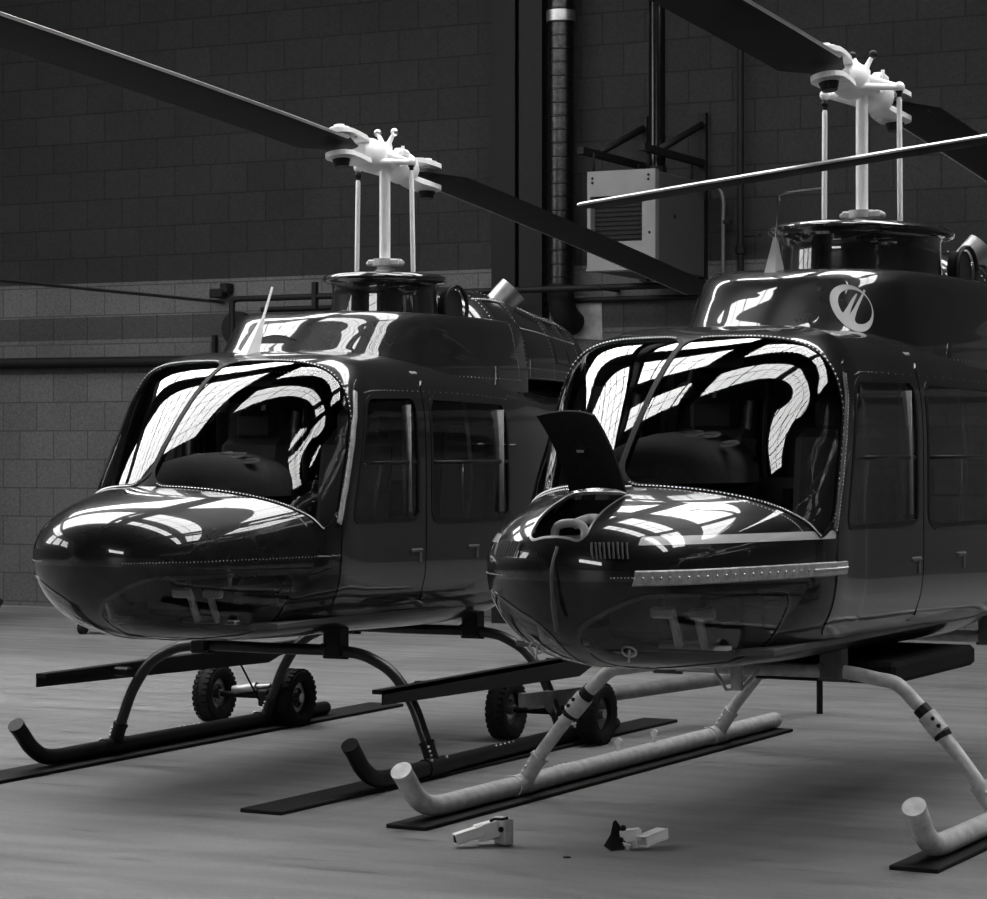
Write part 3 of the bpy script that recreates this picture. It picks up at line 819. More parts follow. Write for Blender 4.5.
        for sgn in (1, -1):
            m = MB(); m.box((sgn*.40, -dx, zt+.05), (.10, .11, .165), bev=.012); m.tube([(sgn*.40-.07, -dx, zt-.03), (sgn*.40+.07, -dx, zt-.03)], .012, 8)
            m.tube([(sgn*.36, -dx-.07, zt+.03), (sgn*.36, -dx+.07, zt+.03)], .012, 8)
            m.build('saddle_clamp', 'satin' if not P['hatch'] else 'dgrey', ct)
            # sleeve where the tube meets the skid
            a = Vector((sgn*tr2, -dx, sr)); b = Vector((sgn*q2[0], -dx, q2[1])); b = a+(b-a)*1.3
            m = MB(); m.tube([a, a.lerp(b, .55)], P['tuber']+.008, 16); m.tube([a.lerp(b, .55), a.lerp(b, .60)], P['tuber']+.012, 16)
            m.tube([(sgn*tr2, -dx-.10, sr*1.0), (sgn*tr2, -dx+.10, sr*1.0)], sr+.006, 18)
            m.cur = 1
            for k in range(4): m.ball(a.lerp(b, .14+.1*k)+Vector((sgn*.02, -.034, .01)), .007, 5)
            for k in (-1, 1): m.ball((sgn*tr2+.03*sgn, -dx+k*.08, sr+.04), .008, 5)
            o = m.build('skid_saddle', [gear if P['hatch'] else 'satin', 'steel'], ct)
            if P['hatch'] and nm == 'front':
                p0, p1 = Vector((sgn*.825, -dx, .472)), Vector((sgn*.89, -dx, .398))
                m = MB(); m.tube([p0, p1], P['tuber']+.012, 18); o = m.build('leg_collar', 'offwhite', ct)
                m = MB(); m.tube([p0+Vector((-sgn*.03, 0, .03)), p0], P['tuber']+.005, 18); m.tube([p1, p1+Vector((sgn*.012, 0, -.02))], P['tuber']+.009, 18)
                for k in (.3, .7): m.ball(p0.lerp(p1, k)+Vector((sgn*.02, -.038, .012)), .010, 6)
                m.build('collar_band', 'satin', o)
    for sgn in (1, -1):
        x = sgn*tr2; f0, r0 = P['skidf'], P['skidrear']
        pts = [(x, -f0, .235), (x, -f0+.05, .185), (x, -f0+.12, .115), (x, -f0+.22, sr+.018), (x, -f0+.34, sr+.001), (x, -f0+.5, sr), (x, -r0-.1, sr), (x, -r0, sr)]
        sm = bez(pts[:6], 6)[:-1]+[Vector(p) for p in pts[5:]]
        s_ = MB().tube(sm, sr, 22); s_.ball((x, -r0, sr), sr*.98, 12)
        s_.cur = 1
        for k in range(5): s_.ball((x+sgn*.02, -(f0-.9)+k*.05+.6, sr*2-.006), .006, 5)
        sk_ = s_.build('skid', [gear, 'steel'], root)
        m = MB(); m.tube([(x, -f0-.004, .239), (x, -f0+.008, .226)], sr+.002, 20); m.build('end_cap', 'offwhite' if P['hatch'] else 'satin', sk_)
        for yy in P['lugs']:
            m = MB(); m.tube([(x, -yy, sr*2-.006), (x, -yy, sr*2+.035)], .010, 10); m.lathe([(.012, -.008), (.02, -.008), (.02, .008), (.012, .008), (.012, -.008)], (x, -yy, sr*2+.045), 'y', 16)
            m.build('tie_down_lug', 'white' if P['hatch'] else 'dgrey', sk_)
    if P['steps']:
        for sgn in (1, -1):
            xs = sgn*.955; a, b = P['steps']
            m = MB()
            # angled flat step bar with tapered ends: top plate and outer flange
            yf, yr = -a, -b
            m.prism([(yf, .462), (yr, .462), (yr, .448), (yf, .448)], 'x', xs-.05, xs+.05) if False else None
            def bar(x0, x1, z0, z1):
                m.add([(x0, yf, z1), (x1, yf, z1), (x1, yr, z1), (x0, yr, z1), (x0, yf, z1-.02), (x1, yf, z1-.02), (x1, yr, z1-.02), (x0, yr, z1-.02)],
                      [(0, 1, 2, 3), (4, 7, 6, 5), (0, 4, 5, 1), (2, 6, 7, 3), (0, 3, 7, 4), (1, 5, 6, 2)], False)
            bar(xs+sgn*.0-.0 if sgn > 0 else xs-.06, xs+.06 if sgn > 0 else xs, .455, .475)
            m.add([(xs+sgn*.06, yf, .475), (xs+sgn*.06, yr, .475), (xs+sgn*.052, yr, .475), (xs+sgn*.052, yf, .475), (xs+sgn*.06, yf, .405), (xs+sgn*.06, yr-.32, .36), (xs+sgn*.06, yr, .44), (xs+sgn*.052, yr, .44), (xs+sgn*.052, yr-.32, .36), (xs+sgn*.052, yf, .405)],
                  [(0, 1, 6, 5, 4), (3, 9, 8, 7, 2), (0, 4, 9, 3), (4, 5, 8, 9), (5, 6, 7, 8), (6, 1, 2, 7), (0, 3, 2, 1)], False)
            st_ = m.build('boarding_step', 'satin', root)
            for dx in (P['dfront'], P['drear']):
                MB().box((sgn*.905, -dx, .44), (.10, .05, .05), bev=.01).build('step_bracket', 'satin', st_)
    # --- cabin interior
    fl = MB().box((0, -(fs(2.1)-.35)/2, .80+zo), (1.16, fs(2.1)+.35, .03), bev=.005).build('cabin_floor', 'dgrey', root)
    bk = MB().box((0, .50, 1.42+zo), (1.10, .05, 1.15), bev=.02).build('aft_bulkhead', 'dgrey', root)
    pw_ = MB().box((0, -dd+.02, 1.18+zo), (1.14, .05, .60), bev=.02).build('seat_partition', 'grey', root)
    for sgn in (1, -1):
        yb = -dd-.12
        seat = MB(); seat.box((sgn*.31, yb-.24, 1.02+zo), (.44, .46, .16), bev=.05); st = seat.build('crew_seat', 'seat', root)
        MB().box((sgn*.31, yb+.01, 1.38+zo), (.42, .12, .66), Matrix.Rotation(-.14, 3, 'X'), .05).build('seat_back', 'seat', st)
        MB().box((sgn*.31, yb+.06, 1.77+zo), (.24, .08, .16), bev=.03).build('head_rest', 'seat', st)
        MB().box((sgn*.31, yb-.24, .87+zo), (.38, .40, .12), bev=.02).build('seat_base', 'dgrey', st)
        m = MB(); m.tube(bez([(sgn*.31, yb-.50, .82+zo), (sgn*.31, yb-.60, 1.0+zo), (sgn*.31, yb-.62, 1.22+zo), (sgn*.31, yb-.60, 1.34+zo)], 5), .013, 10); m.tube([(sgn*.31, yb-.60, 1.33+zo), (sgn*.31, yb-.59, 1.44+zo)], .024, 12)
        m.build('cyclic_stick', 'satin', root)
        for k in (-1, 1):                                  # anti-torque pedals behind the chin windows
            m = MB(); px = sgn*.30+k*.085
            m.box((px, -fs(2.36), .965+zo), (.11, .03, .045), bev=.01); m.tube([(px-k*.03, -fs(2.34), .96+zo), (px-k*.03, -fs(2.27), .83+zo)], .018, 10)
            m.tube([(px-k*.03, -fs(2.27), .84+zo), (sgn*.30, -fs(2.18), .83+zo)], .014, 8); m.box((sgn*.30, -fs(2.24), .825+zo), (.30, .05, .02), bev=.004)
            m.build('pedal', 'white', root)
        m = MB(); m.box((sgn*.585, -dd+.02, 1.50+zo), (.03, .09, 1.1), bev=.01); m.build('cabin_post', 'grey', root)
        m = MB(); m.tube(bez([(sgn*.50, -.02, 1.95+zo), (sgn*.53, .02, 1.5+zo), (sgn*.45, .10, 1.1+zo)], 5), .02, 8, sec=[(1, .15), (-1, .15), (-1, -.15), (1, -.15)]); m.build('seat_belt', 'grey', root)
    bench = MB(); bench.box((0, .02, 1.02+zo), (1.12, .50, .18), bev=.05); bench = bench.build('rear_bench', 'seat', root)
    for k in (-1, 0, 1): MB().box((k*.37, .32, 1.42+zo), (.355, .13, .72), Matrix.Rotation(-.12, 3, 'X'), .05).build('bench_back', 'seat', bench)
    # glare shield: a rounded hood over the instrument panel
    hw, hd0, hd1 = P['hood']
    vs = []; nu, nv = 14, 24
    for i in range(nu+1):
        u = i/nu
        for j in range(nv+1):
            a = PI*j/nv; rr = math.sin(u*PI*.5)**.7
            vs.append((-.07+hw*math.cos(a)*(.60+.40*rr), -(hd0+(hd1-hd0)*(1-u))-.05*math.sin(a)*(1-u), P['hoodz']-.22+zo+(.03+.19*rr)*math.sin(a)**.6 if 0 < j < nv else P['hoodz']-.22+zo))
    hd = MB().add(vs, [(i*(nv+1)+j, i*(nv+1)+j+1, (i+1)*(nv+1)+j+1, (i+1)*(nv+1)+j) for i in range(nu) for j in range(nv)], True)
    hd.add(vs[:nv+1], [tuple(range(nv+1))], False)
    hd = hd.build('glare_shield', 'hood', root)
    for px, yy in ((-.16, .72), (.02, .72), (.10, .72), (.22, .6)):
        y = -(hd0+(hd1-hd0)*(1-yy)); zt_ = P['hoodz']-.19+zo+.185*math.sin(yy*PI*.5)**.7*math.sin(math.acos(min(.98, abs(px)/hw)))**.6
        m = MB(); m.lathe([(.030, 0), (.036, .006), (.042, 0)], (px, y, zt_+.004), 'z', 18, R=Matrix.Rotation(.30, 3, 'X')); 
        m.box((px, y, zt_+.006), (.07, .006, .006)); m.build('demister_vent', 'grey', hd)
    pn = MB().box((0, -(hd0+.01), P['hoodz']-.31+zo), (hw*1.5, .05, .40), Matrix.Rotation(.08, 3, 'X'), .01).build('instrument_panel', 'matte', root)
    for i in range(5):
        for j in range(2):
            MB().lathe([(.036, 0), (.044, -.012), (.048, 0)], ((i-2)*hw*.27, -(hd0-.022), P['hoodz']-.24-.12*j+zo), 'y', 18).build('gauge', 'dgrey', pn)
    ped = MB().box((0, -fs(1.95), 1.02+zo), (.24, .40, .40), Matrix.Rotation(-.15, 3, 'X'), .02).build('centre_pedestal', 'matte', root)
    # centre mullion inside the windshield
    pts = []
    for sp in np.linspace(4.0, 8.2, 22):
        q = LB.S(sp, PI/2)[0]; pts.append((0, -q[1]+.012, q[2]-.016))
    MB().tube(pts, .016, 10).build('windshield_mullion', 'matte', root)
    oh = MB().box((0, -fs(1.45), 2.0+zo), (.26, .30, .07), bev=.02).build('overhead_console', 'grey', root)
    # compass hanging at the top of the divider
    m = MB().ball((.03, -fs(1.72), 1.86+zo), .035, 10); m.tube([(.03, -fs(1.70), 1.88+zo), (.03, -fs(1.62), 1.99+zo)], .01, 8); m.build('compass', 'dgrey', root)
    # --- door furniture
    for sgn, nm in ((1, 'L'), (-1, 'R')):
        for dn, yd in (('cd', dd+.10), ('pd', dd-.55)):
            m = MB(); m.box((sgn*.682, -yd, 1.12+zo), (.016, .12, .022), bev=.006); m.box((sgn*.680, -yd+.04, 1.09+zo), (.012, .025, .07), bev=.004)
            m.build('door_handle', 'dgrey', parts[dn+nm])
        m = MB()                                           # sill bar dividing the sliding window panes
        for (a, b, dn) in ((dd+.10, fs(1.50), 'cd'), (-.19, dd-.10, 'pd')):
            m = MB(); m.tube([(sgn*.672, -a, 1.575+zo), (sgn*.672, -b, 1.575+zo)], .010, 8); m.build('window_rail', 'satin', parts[dn+nm])
        m = MB(); m.tube([(sgn*.665, -(dd+.17), 1.32+zo), (sgn*.657, -(dd+.17), 1.87+zo)], .024, 6, sec=[(.25, 1), (-.25, 1), (-.25, -1), (.25, -1)]); m.build('window_post', 'postgrey', parts['cd'+nm]); m = MB(); m.tube([(sgn*.664, -fs(1.33), 1.31+zo), (sgn*.664, -fs(1.24), 1.56+zo)], .009, 6)
        m.build('window_post', 'grey', parts['cd'+nm])
        m = MB(); m.tube([(sgn*.663, .10, 1.30+zo), (sgn*.655, .11, 1.86+zo)], .030, 6, sec=[(.2, 1), (-.2, 1), (-.2, -1), (.2, -1)]); m.build('window_post', 'postgrey', parts['pd'+nm]); m = MB(); m.tube([(sgn*.666, -dd*.45, 1.29+zo), (sgn*.666, -dd*.45, 1.57+zo)], .010, 6)
        m.build('window_post', 'grey', parts['pd'+nm])
    return root, LB, parts

def mk_mesh_mat():
    m = nmat('perforated_screen', .03, .8, spec=.1); nt = m.node_tree; b = nt.nodes['Principled BSDF']
    tc = nt.nodes.new('ShaderNodeTexCoord'); v = nt.nodes.new('ShaderNodeTexVoronoi'); v.inputs['Scale'].default_value = 110
    nt.links.new(tc.outputs['Object'], v.inputs['Vector'])
    r = nt.nodes.new('ShaderNodeMapRange'); r.inputs['From Min'].default_value = .25; r.inputs['From Max'].default_value = .45
    r.inputs['To Min'].default_value = .002; r.inputs['To Max'].default_value = .03
    nt.links.new(v.outputs['Distance'], r.inputs['Value']); nt.links.new(r.outputs[0], b.inputs['Base Color']); return m
mesh_mat = mk_mesh_mat()
M['grey2'] = nmat('hose_grey', .45, .5, noise=(20, .8, 1.1))
M['hood'] = nmat('hood_vinyl', .12, .36, noise=(30, .85, 1.15))

TH = math.radians(26.5); CT, ST = math.cos(TH), math.sin(TH); CAMH = 1.64
def pix(px, py, y=None, z=None, Z=None):
    """world point seen at a pixel of the photograph, on the plane y=..., z=... or at depth Z"""
    u, v = (px-493.5)/2500, (449.5-py)/2500
    if y is not None: Z = y/(CT+u*ST)
    elif z is not None: Z = (z-CAMH)/v
    return Vector((Z*(u*CT-ST), Z*(u*ST+CT), CAMH+v*Z))

# ------------------------------------------------------------------ the three helicopters in the row and one beyond
H1 = dict(loc=(-6.79, 12.256, 0), rz=0, F=0.0, zo=-.02, cz=.0, cowl=(1.42, .60, .0), vent=True, hatch=False, emblem=None,
          hat=(.37, .335), hatz=2.60, hubz=3.235, rodx=.18, pitch=(7, -2), droop=1.0, track=1.93, gearmat='satin', tubemat='gearblack', skidr=.041, tuber=.029,
          tubez=.598, dfront=1.236, drear=-.30, skidf=2.08, skidrear=-.98, lugs=(), steps=(1.85, -.72), hood=(.38, 1.50, 2.12), hoodz=1.63,
          label='black helicopter at left with dark landing gear, a white whip antenna and no emblem')
M['gearblack'] = nmat('gear_tube_enamel', .03, .3, metal=.55, noise=(12, .8, 1.2))
h1, LB1, p1 = make_heli(H1)
m = MB()
m.add([(-.025, -1.50, 2.09), (.025, -1.50, 2.09), (.02, -1.36, 2.10), (-.02, -1.36, 2.10), (-.004, -1.31, 2.29), (.004, -1.31, 2.29), (.004, -1.28, 2.29), (-.004, -1.28, 2.29)],
      [(0, 1, 5, 4), (1, 2, 6, 5), (2, 3, 7, 6), (3, 0, 4, 7), (4, 5, 6, 7)], False)
m.tube([(0, -1.295, 2.285), (0, -1.20, 2.46)], [.0075, .006], 8); m.box((0, -1.43, 2.095), (.05, .2, .02), bev=.005)
m.build('whip_antenna', 'white', h1)

H2 = dict(loc=(-3.935, 12.028, 0), rz=math.radians(-1.7), F=.53, zo=.012, cz=.075, cowl=(1.68, .61, .0), vent=False, hatch=True, emblem=(.365, 1.19, 2.245), eu=(.565, .826, -.755), er=.112,
          hat=(.64, .43), hatz=2.73, hubz=3.435, rodx=.20, pitch=(9, -2), droop=1.0, track=2.30, gearmat='offwhite', tubemat='offwhite', skidr=.046, tuber=.031,
          tubez=.64, dfront=1.472, drear=-.84, skidf=2.60, skidrear=-1.7, lugs=(.42, -.02), steps=None, hood=(.31, 1.95, 2.62), hoodz=1.69,
          label='black helicopter at right with white skids, open nose hatch and ring emblem')
h2, LB2, p2 = make_heli(H2)

def children(o): return [c for c in bpy.data.objects if c.parent is o]
def copy_tree(o, parent=None):
    c = o.copy(); COL.objects.link(c)
    if parent is not None: c.parent = parent
    for ch in children(o): copy_tree(ch, c)
    return c
H3 = dict(H1); H3['az'] = 90
H3.update(hubz=3.275, loc=(-.20, 10.86, 0), label='helicopter showing only one pale-edged rotor blade crossing above the white-skid helicopter')
h3, _, _ = make_heli(H3)
h0 = copy_tree(h3); h0.location = (-15.45, 16.67, 0); h0.rotation_euler = (0, 0, PI)
h0['label'] = 'helicopter showing only a thin dark rotor tip near the bend of the wall pipe'

# ------------------------------------------------------------------ shell of the hangar
WY, X0, X1, Y0, RZ = 21.3, -22.0, 17.0, -24.0, 9.0
ROOFLIGHTS = [(9.4, 10.4), (11.6, 13.4)]
def quad(name, pts, mat, kind='structure'):
    o = MB().add(pts, [tuple(range(len(pts)))], False).build(name, mat); tag(o, kind=kind); return o
M['wall'] = wall_mat(); M['floor'] = floor_mat()
def slab(name, c, size, mat):
    o = MB().box(c, size).build(name, mat); tag(o, kind='structure'); return o
slab('floor', ((X0+X1)/2, (Y0+WY)/2, -.1), (X1-X0+.8, WY-Y0+.8, .2), 'floor')
slab('wall_back', ((X0+X1)/2, WY+.15, RZ/2), (X1-X0+.8, .3, RZ), 'wall')
M['sidewall'] = nmat('side_wall_paint', .05, .8, noise=(3, .8, 1.2))
slab('wall_left', (X0-.2, (Y0+WY)/2, RZ/2), (.4, WY-Y0, RZ), 'sidewall')
slab('wall_right', (X1+.2, (Y0+WY)/2, RZ/2), (.4, WY-Y0, RZ), 'sidewall')
slab('wall_front', ((X0+X1)/2, Y0-.15, RZ/2), (X1-X0+.8, .3, RZ), 'sidewall')
slab('ceiling', ((X0+X1)/2, (Y0+WY)/2, RZ+.15), (X1-X0+.8, WY-Y0+.8, .3), 'roof')
# roof lights: long glazed strips running from the wall towards the doors
wn = 0
for (ya, yb, bays) in ((6.0, 13.3, ((-21.5, -17.3),)), (8.9, 13.3, ((-16.9, -8.7),)), (14.9, 17.0, ((-16.9, -8.7), (-8.3, -.1), (.3, 5.0))), ROOFLIGHTS[0]+(((-8.3, -.1), (.3, 8.5)),), ROOFLIGHTS[1]+(((-8.3, -.1), (.3, 6.5)),)):
    for (xa, xb) in bays:
        wn += 1
        pane = MB().box(((xa+xb)/2, (ya+yb)/2, RZ-.03), (xb-xa, yb-ya, .02)).build('window_%d' % wn, 'sky'); tag(pane, kind='structure')
        m = MB(); n = 12; k2 = max(2, int((yb-ya)/.7))
        for k in range(n+1): m.box((xa+(xb-xa)*k/n, (ya+yb)/2, RZ-.06), (.03 if k % 4 else .09, yb-ya, .05))
        for k in range(k2+1): m.box(((xa+xb)/2, ya+(yb-ya)*k/k2, RZ-.065), (xb-xa, .03, .06))
        m.build('window_frame', 'iron', pane)
for (ya, yb) in ((-3.0, .4), (1.4, 4.8), (5.8, 9.2)):
    wn += 1
    pane = MB().box((X0+.03, (ya+yb)/2, 6.7), (.02, yb-ya, 4.0)).build('window_%d' % wn, 'sky2'); tag(pane, kind='structure')
    m = MB()
    for k in range(7): m.box((X0+.06, ya+(yb-ya)*k/6, 6.7), (.05, .05, 4.0))
    for k in range(6): m.box((X0+.065, (ya+yb)/2, 4.7+4.0*k/5), (.06, yb-ya, .05))
    m.build('window_frame', 'iron', pane)
wn += 1
pane = MB().box((1.0, Y0+.03, 6.8), (12.0, .02, 3.6)).build('window_%d' % wn, 'sky'); tag(pane, kind='structure')
m = MB()
for k in range(13): m.box((-5.0+k, Y0+.06, 6.8), (.06 if k % 3 else .2, .05, 3.6))
for k in range(5): m.box((1.0, Y0+.065, 5.0+3.6*k/4), (12.0, .06, .06))
m.build('window_frame', 'iron', pane)
for k, x in enumerate((-17.1, -8.5, .1)):
    o = MB().box((x, (Y0+WY)/2, RZ-.35), (.26, WY-Y0, .6)).build('trim_%d' % (k+1), 'iron'); tag(o, kind='structure')

# ------------------------------------------------------------------ things on the wall
def P_(px, py, y=WY): return pix(px, py, y=y)
def xat(px, y): return pix(px, 300, y=y).x
def wall_thing(o, label, cat, group=None): return tag(o, label, cat, group)
for i, (a, b, mt) in enumerate(((492, 515.5, 'iron2'), (519.5, 542.5, 'iron'))):
    xa, xb = xat(a, WY-.16), xat(b, WY-.16)
    m = MB(); m.box(((xa+xb)/2, WY-.165, RZ/2), (xb-xa, .018, RZ)); m.box(((xa+xb)/2, WY-.09, RZ/2), (.02, .14, RZ)); m.box(((xa+xb)/2, WY-.012, RZ/2), (xb-xa, .02, RZ))
    o = m.build('column', mt); tag(o, kind='structure')
    for z in (3.2, 4.1, 5.0, 5.6):
        pass
# spiral duct with its elbow into the wall
dx = xat(560, WY-.22)
duct = empty('ventilation_duct', (dx, WY-.20, 0)); tag(duct, 'round spiral duct coming down the wall between column and heater box', 'duct')
m = MB(); prof = []
for k in range(0, 40):
    z = 3.12+k*.125; prof += [(.118, z), (.118, z+.105), (.126, z+.112), (.126, z+.118), (.118, z+.125)]
m.lathe(prof, (0, 0, 0), 'z', 36); m.build('duct_pipe', 'duct', duct)
m = MB(); pts = [(0, 0, 3.16)]+[(.14*(1-math.cos(a)), .05*(1-math.cos(a)), 3.14-.20*math.sin(a)) for a in np.linspace(0, PI*.5, 8)]
m.tube(bez([(0, 0, 3.18), (0, -.0, 3.06), (.01, .01, 2.96), (.03, .06, 2.87), (.04, .17, 2.82)], 4), .124, 28); m.build('duct_elbow', 'iron2', duct)
MB().lathe([(.135, 5.62), (.135, 5.72)], (0, 0, 0), 'z', 32).build('duct_collar', 'alu', duct)
pl = MB().prism([(dx-.22, 2.70), (dx+.34, 2.66), (dx+.33, 3.02), (dx+.10, 3.08), (dx-.20, 3.02)], 'y', WY-.012, WY+.01).build('plaster_patch', 'plaster')
tag(pl, 'pale plaster patch on the block wall around the duct elbow', 'patch')
# unit heater on its bracket
hx0, hx1, hy0, hy1, hz0, hz1 = -9.03, -8.39, 19.95, 21.12, 3.19, 4.07
ht = empty('unit_heater', ((hx0+hx1)/2, (hy0+hy1)/2, hz0)); tag(ht, 'grey boxy unit heater hanging from a dark wall bracket', 'heater')
def rel(o, e): return (Vector(o)-e.location)
L0 = ht.location
def lb(mb, c, size, **k): return mb.box(Vector(c)-L0, size, **k)
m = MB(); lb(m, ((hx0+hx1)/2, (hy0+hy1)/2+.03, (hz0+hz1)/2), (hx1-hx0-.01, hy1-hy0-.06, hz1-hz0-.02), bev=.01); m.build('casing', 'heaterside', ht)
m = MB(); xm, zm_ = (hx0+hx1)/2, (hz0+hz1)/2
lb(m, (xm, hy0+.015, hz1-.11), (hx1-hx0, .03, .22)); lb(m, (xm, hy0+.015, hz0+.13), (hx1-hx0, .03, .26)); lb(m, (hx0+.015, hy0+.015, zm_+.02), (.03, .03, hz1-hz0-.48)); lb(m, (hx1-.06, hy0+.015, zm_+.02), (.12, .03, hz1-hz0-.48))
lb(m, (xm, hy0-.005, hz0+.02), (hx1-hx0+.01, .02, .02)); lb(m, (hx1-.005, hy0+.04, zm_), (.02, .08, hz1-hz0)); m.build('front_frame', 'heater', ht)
m = MB()
for k in range(9): lb(m, (xm-.03, hy0+.055, hz0+.29+k*.04), (hx1-hx0-.16, .02, .004), rot=Matrix.Rotation(.5, 3, 'X'))
lb(m, (xm-.03, hy0+.06, hz0+.46), (hx1-hx0-.16, .01, .44)); m.build('outlet_grille', 'matte', ht)
m = MB(); 
for (a, b) in ((hx0+.05, hz1-.06), (hx0+.05, hz1-.10), (hx1-.06, hz1-.05), (hx1-.06, hz1-.09), (hx1-.05, hz0+.33)): m.ball(Vector((a, hy0-.002, b))-L0, .012, 5)
m.box(Vector((hx1+.004, hy0+.45, hz0+.50))-L0, (.012, .03, .03)); m.box(Vector((hx1-.12, hy0-.004, hz0+.13))-L0, (.06, .01, .03)); m.build('casing_bolts', 'iron', ht)
br = empty('heater_bracket', (-8.76, WY, 4.0)); tag(br, 'dark angle-iron wall bracket carrying the unit heater', 'bracket'); L1 = br.location
for x in (-9.05, -8.47):
    m = MB(); m.box(Vector((x, WY-.03, 3.95))-L1, (.075, .06, 1.52)); m.build('wall_upright', 'iron', br)
    m = MB(); m.box(Vector((x, (19.85+WY)/2, 4.25))-L1, (.06, WY-19.85, .06)); m.build('arm', 'iron', br)
    m = MB(); m.tube([Vector((x, WY-.05, 4.60))-L1, Vector((x, 20.25, 4.27))-L1], .035, 4); m.build('brace', 'iron', br)
    for y in (20.0, 21.0):
        m = MB(); m.tube([Vector((x+(.06 if x < -8.8 else -.0), y, 4.24))-L1, Vector((x+(.06 if x < -8.8 else 0), y, 4.06))-L1], .012, 8); m.build('hanger_rod', 'iron', br)
fx = -8.62
fl = empty('flue_pipe', (fx, 20.55, 4.07)); tag(fl, 'smooth metal flue pipe rising from the unit heater', 'pipe')
MB().lathe([(.075, 0), (.075, RZ-4.10)], (0, 0, 0), 'z', 32).build('flue', 'flue_m', fl) if False else None
M['flue'] = nmat('flue_steel', .035, .13, metal=.9, noise=(6, .8, 1.2))
MB().lathe([(.075, .0), (.075, RZ-4.09)], (0, 0, 0), 'z', 40).build('flue_tube', 'flue', fl)
MB().lathe([(.085, .0), (.085, .08), (.076, .085)], (0, 0, 0), 'z', 40).build('flue_collar', 'iron', fl)
# pipes
def pipe(name, pts, r, mat, label, cat='pipe', clips=()):
    o = MB().tube(pts, r, 12).build(name, mat); tag(o, label, cat)
    return o
x740 = xat(740.5, WY-.12)
p = pipe('downpipe', [(x740, WY-.12, .0), (x740, WY-.12, RZ)], .030, 'iron', 'straight dark vertical pipe on the wall right of the heater')
m = MB(); m.lathe([(.03, 3.40), (.046, 3.41), (.046, 3.47), (.03, 3.48)], (x740, WY-.12, 0), 'z', 16); m.build('pipe_coupling', 'iron', p); m = MB()
m.tube([(x740+.03, WY-.12, 3.57), (x740+.17, WY-.12, 3.57)], .012, 8); m.box((x740+.16, WY-.12, 3.57), (.05, .04, .025)); m.build('stop_cock', 'iron', p)
x723 = xat(723, WY-.10)
p = pipe('conduit', bez([(hx1+.03, 20.95, 4.0), (max(hx1+.03, x723-.05), WY-.12, 4.0), (x723, WY-.10, 3.9), (x723, WY-.10, 3.6), (x723, WY-.10, 2.0), (x723, WY-.10, .0)], 5), .018, 'dgrey', 'thin grey conduit looping down the wall from behind the heater')
MB().box((x723+.04, WY-.10, 3.70), (.07, .04, .03)).build('conduit_clip', 'iron', p)
zb = 3.12; PY = WY-.42
xl, xr = xat(232, PY), xat(775, PY)
p = pipe('gas_pipe', bez([(xl, PY, .0), (xl, PY, 2.0), (xl, PY, 2.8), (xl, PY, 3.06), (xl+.015, PY, 3.105), (xl+.06, PY, 3.12), (xl+.3, PY, 3.12)], 4)+[(xr, PY, 3.12)], .030, 'iron', 'long dark horizontal pipe low on the wall turning down at its left end')
m = MB()
for px in (315.5, ):
    x = xat(px, PY); m.box((x, PY-.01, 3.13), (.045, .06, .26)); m.box((x, (PY+WY)/2, 3.13), (.03, .42, .03)); m.build('pipe_bracket', 'iron', p)
for px in (440, 600, 700):
    x = xat(px, PY); m = MB(); m.box((x, (PY+WY)/2-.02, 3.12), (.03, .44, .04)); m.build('pipe_bracket', 'iron', p)
p = pipe('pipe_shadow_strip', [(xl+.1, WY-.030, 3.035), (xr, WY-.030, 3.035)], .026, 'iron2', 'thin dark strip on the wall standing for the shadow of the long dark pipe')  # dark tube added where only the long pipe's shadow falls
q0 = P_(222, 292)
cam_ = empty('wall_camera', (q0.x, WY-.1, q0.z)); tag(cam_, 'small dark camera fixed to the wall above the bend of the pipe', 'lamp')  # small wall-mounted camera, gives no light
m = MB(); m.box((.02, 0, -.02), (.15, .12, .09), bev=.01); m.build('camera_body', 'iron', cam_)
m = MB(); m.box((.10, .03, .03), (.09, .14, .10), bev=.01); m.build('camera_arm', 'iron', cam_)
x0_, x1_ = xat(150, WY-.06), xat(231, WY-.06)
p = pipe('skirting_pipe', [(x0_-3, WY-.07, 2.55), (x1_+.3, WY-.07, 2.53)], .055, 'iron', 'thick dark pipe low on the wall beside the left helicopter cowling')
MB().box((xat(214, WY-.06), WY-.05, 2.66), (.04, .05, .26)).build('pipe_stub', 'iron', p)
rg = MB().lathe([(.0, 0), (.17, 0), (.17, .09), (.13, .10), (.13, .03), (0, .03)], (xat(241, WY), WY-.10, 2.85), 'y', 24).build('cable_reel', 'iron'); tag(rg, 'dark round reel on the wall under the bent pipe', 'reel')

# ------------------------------------------------------------------ things on the floor
def board(x0, x1, y0, y1, label, rz=0):
    o = MB().box((0, 0, .009), (abs(x1-x0), abs(y1-y0), .018), bev=.003).build('skid_board', 'board'); o.location = ((x0+x1)/2, (y0+y1)/2, 0); o.rotation_euler = (0, 0, rz)
    tag(o, label, 'board', 'boards under the skids'); return o
board(-6.005, -5.78, 9.60, 13.95, 'long dark board between the white skid and the dark wheels', -.03)
board(-7.88, -7.63, 9.4, 14.02, 'long dark board under the dark skid at the far left')
def onH2(x, y): 
    a = H2['rz']; return (H2['loc'][0]+x*math.cos(a)-y*math.sin(a), H2['loc'][1]+x*math.sin(a)+y*math.cos(a))
for sgn, lab in ((-1, 'dark board under the white skid in the foreground'), (1, 'dark board under the hidden white skid at right')):
    o = MB().box((0, 0, .009), (.20, 4.3, .018), bev=.003).build('skid_board', 'board'); c = onH2(sgn*1.15-sgn*.01, -.43); o.location = (c[0], c[1], 0); o.rotation_euler = (0, 0, H2['rz'])
    tag(o, lab, 'board', 'boards under the skids')
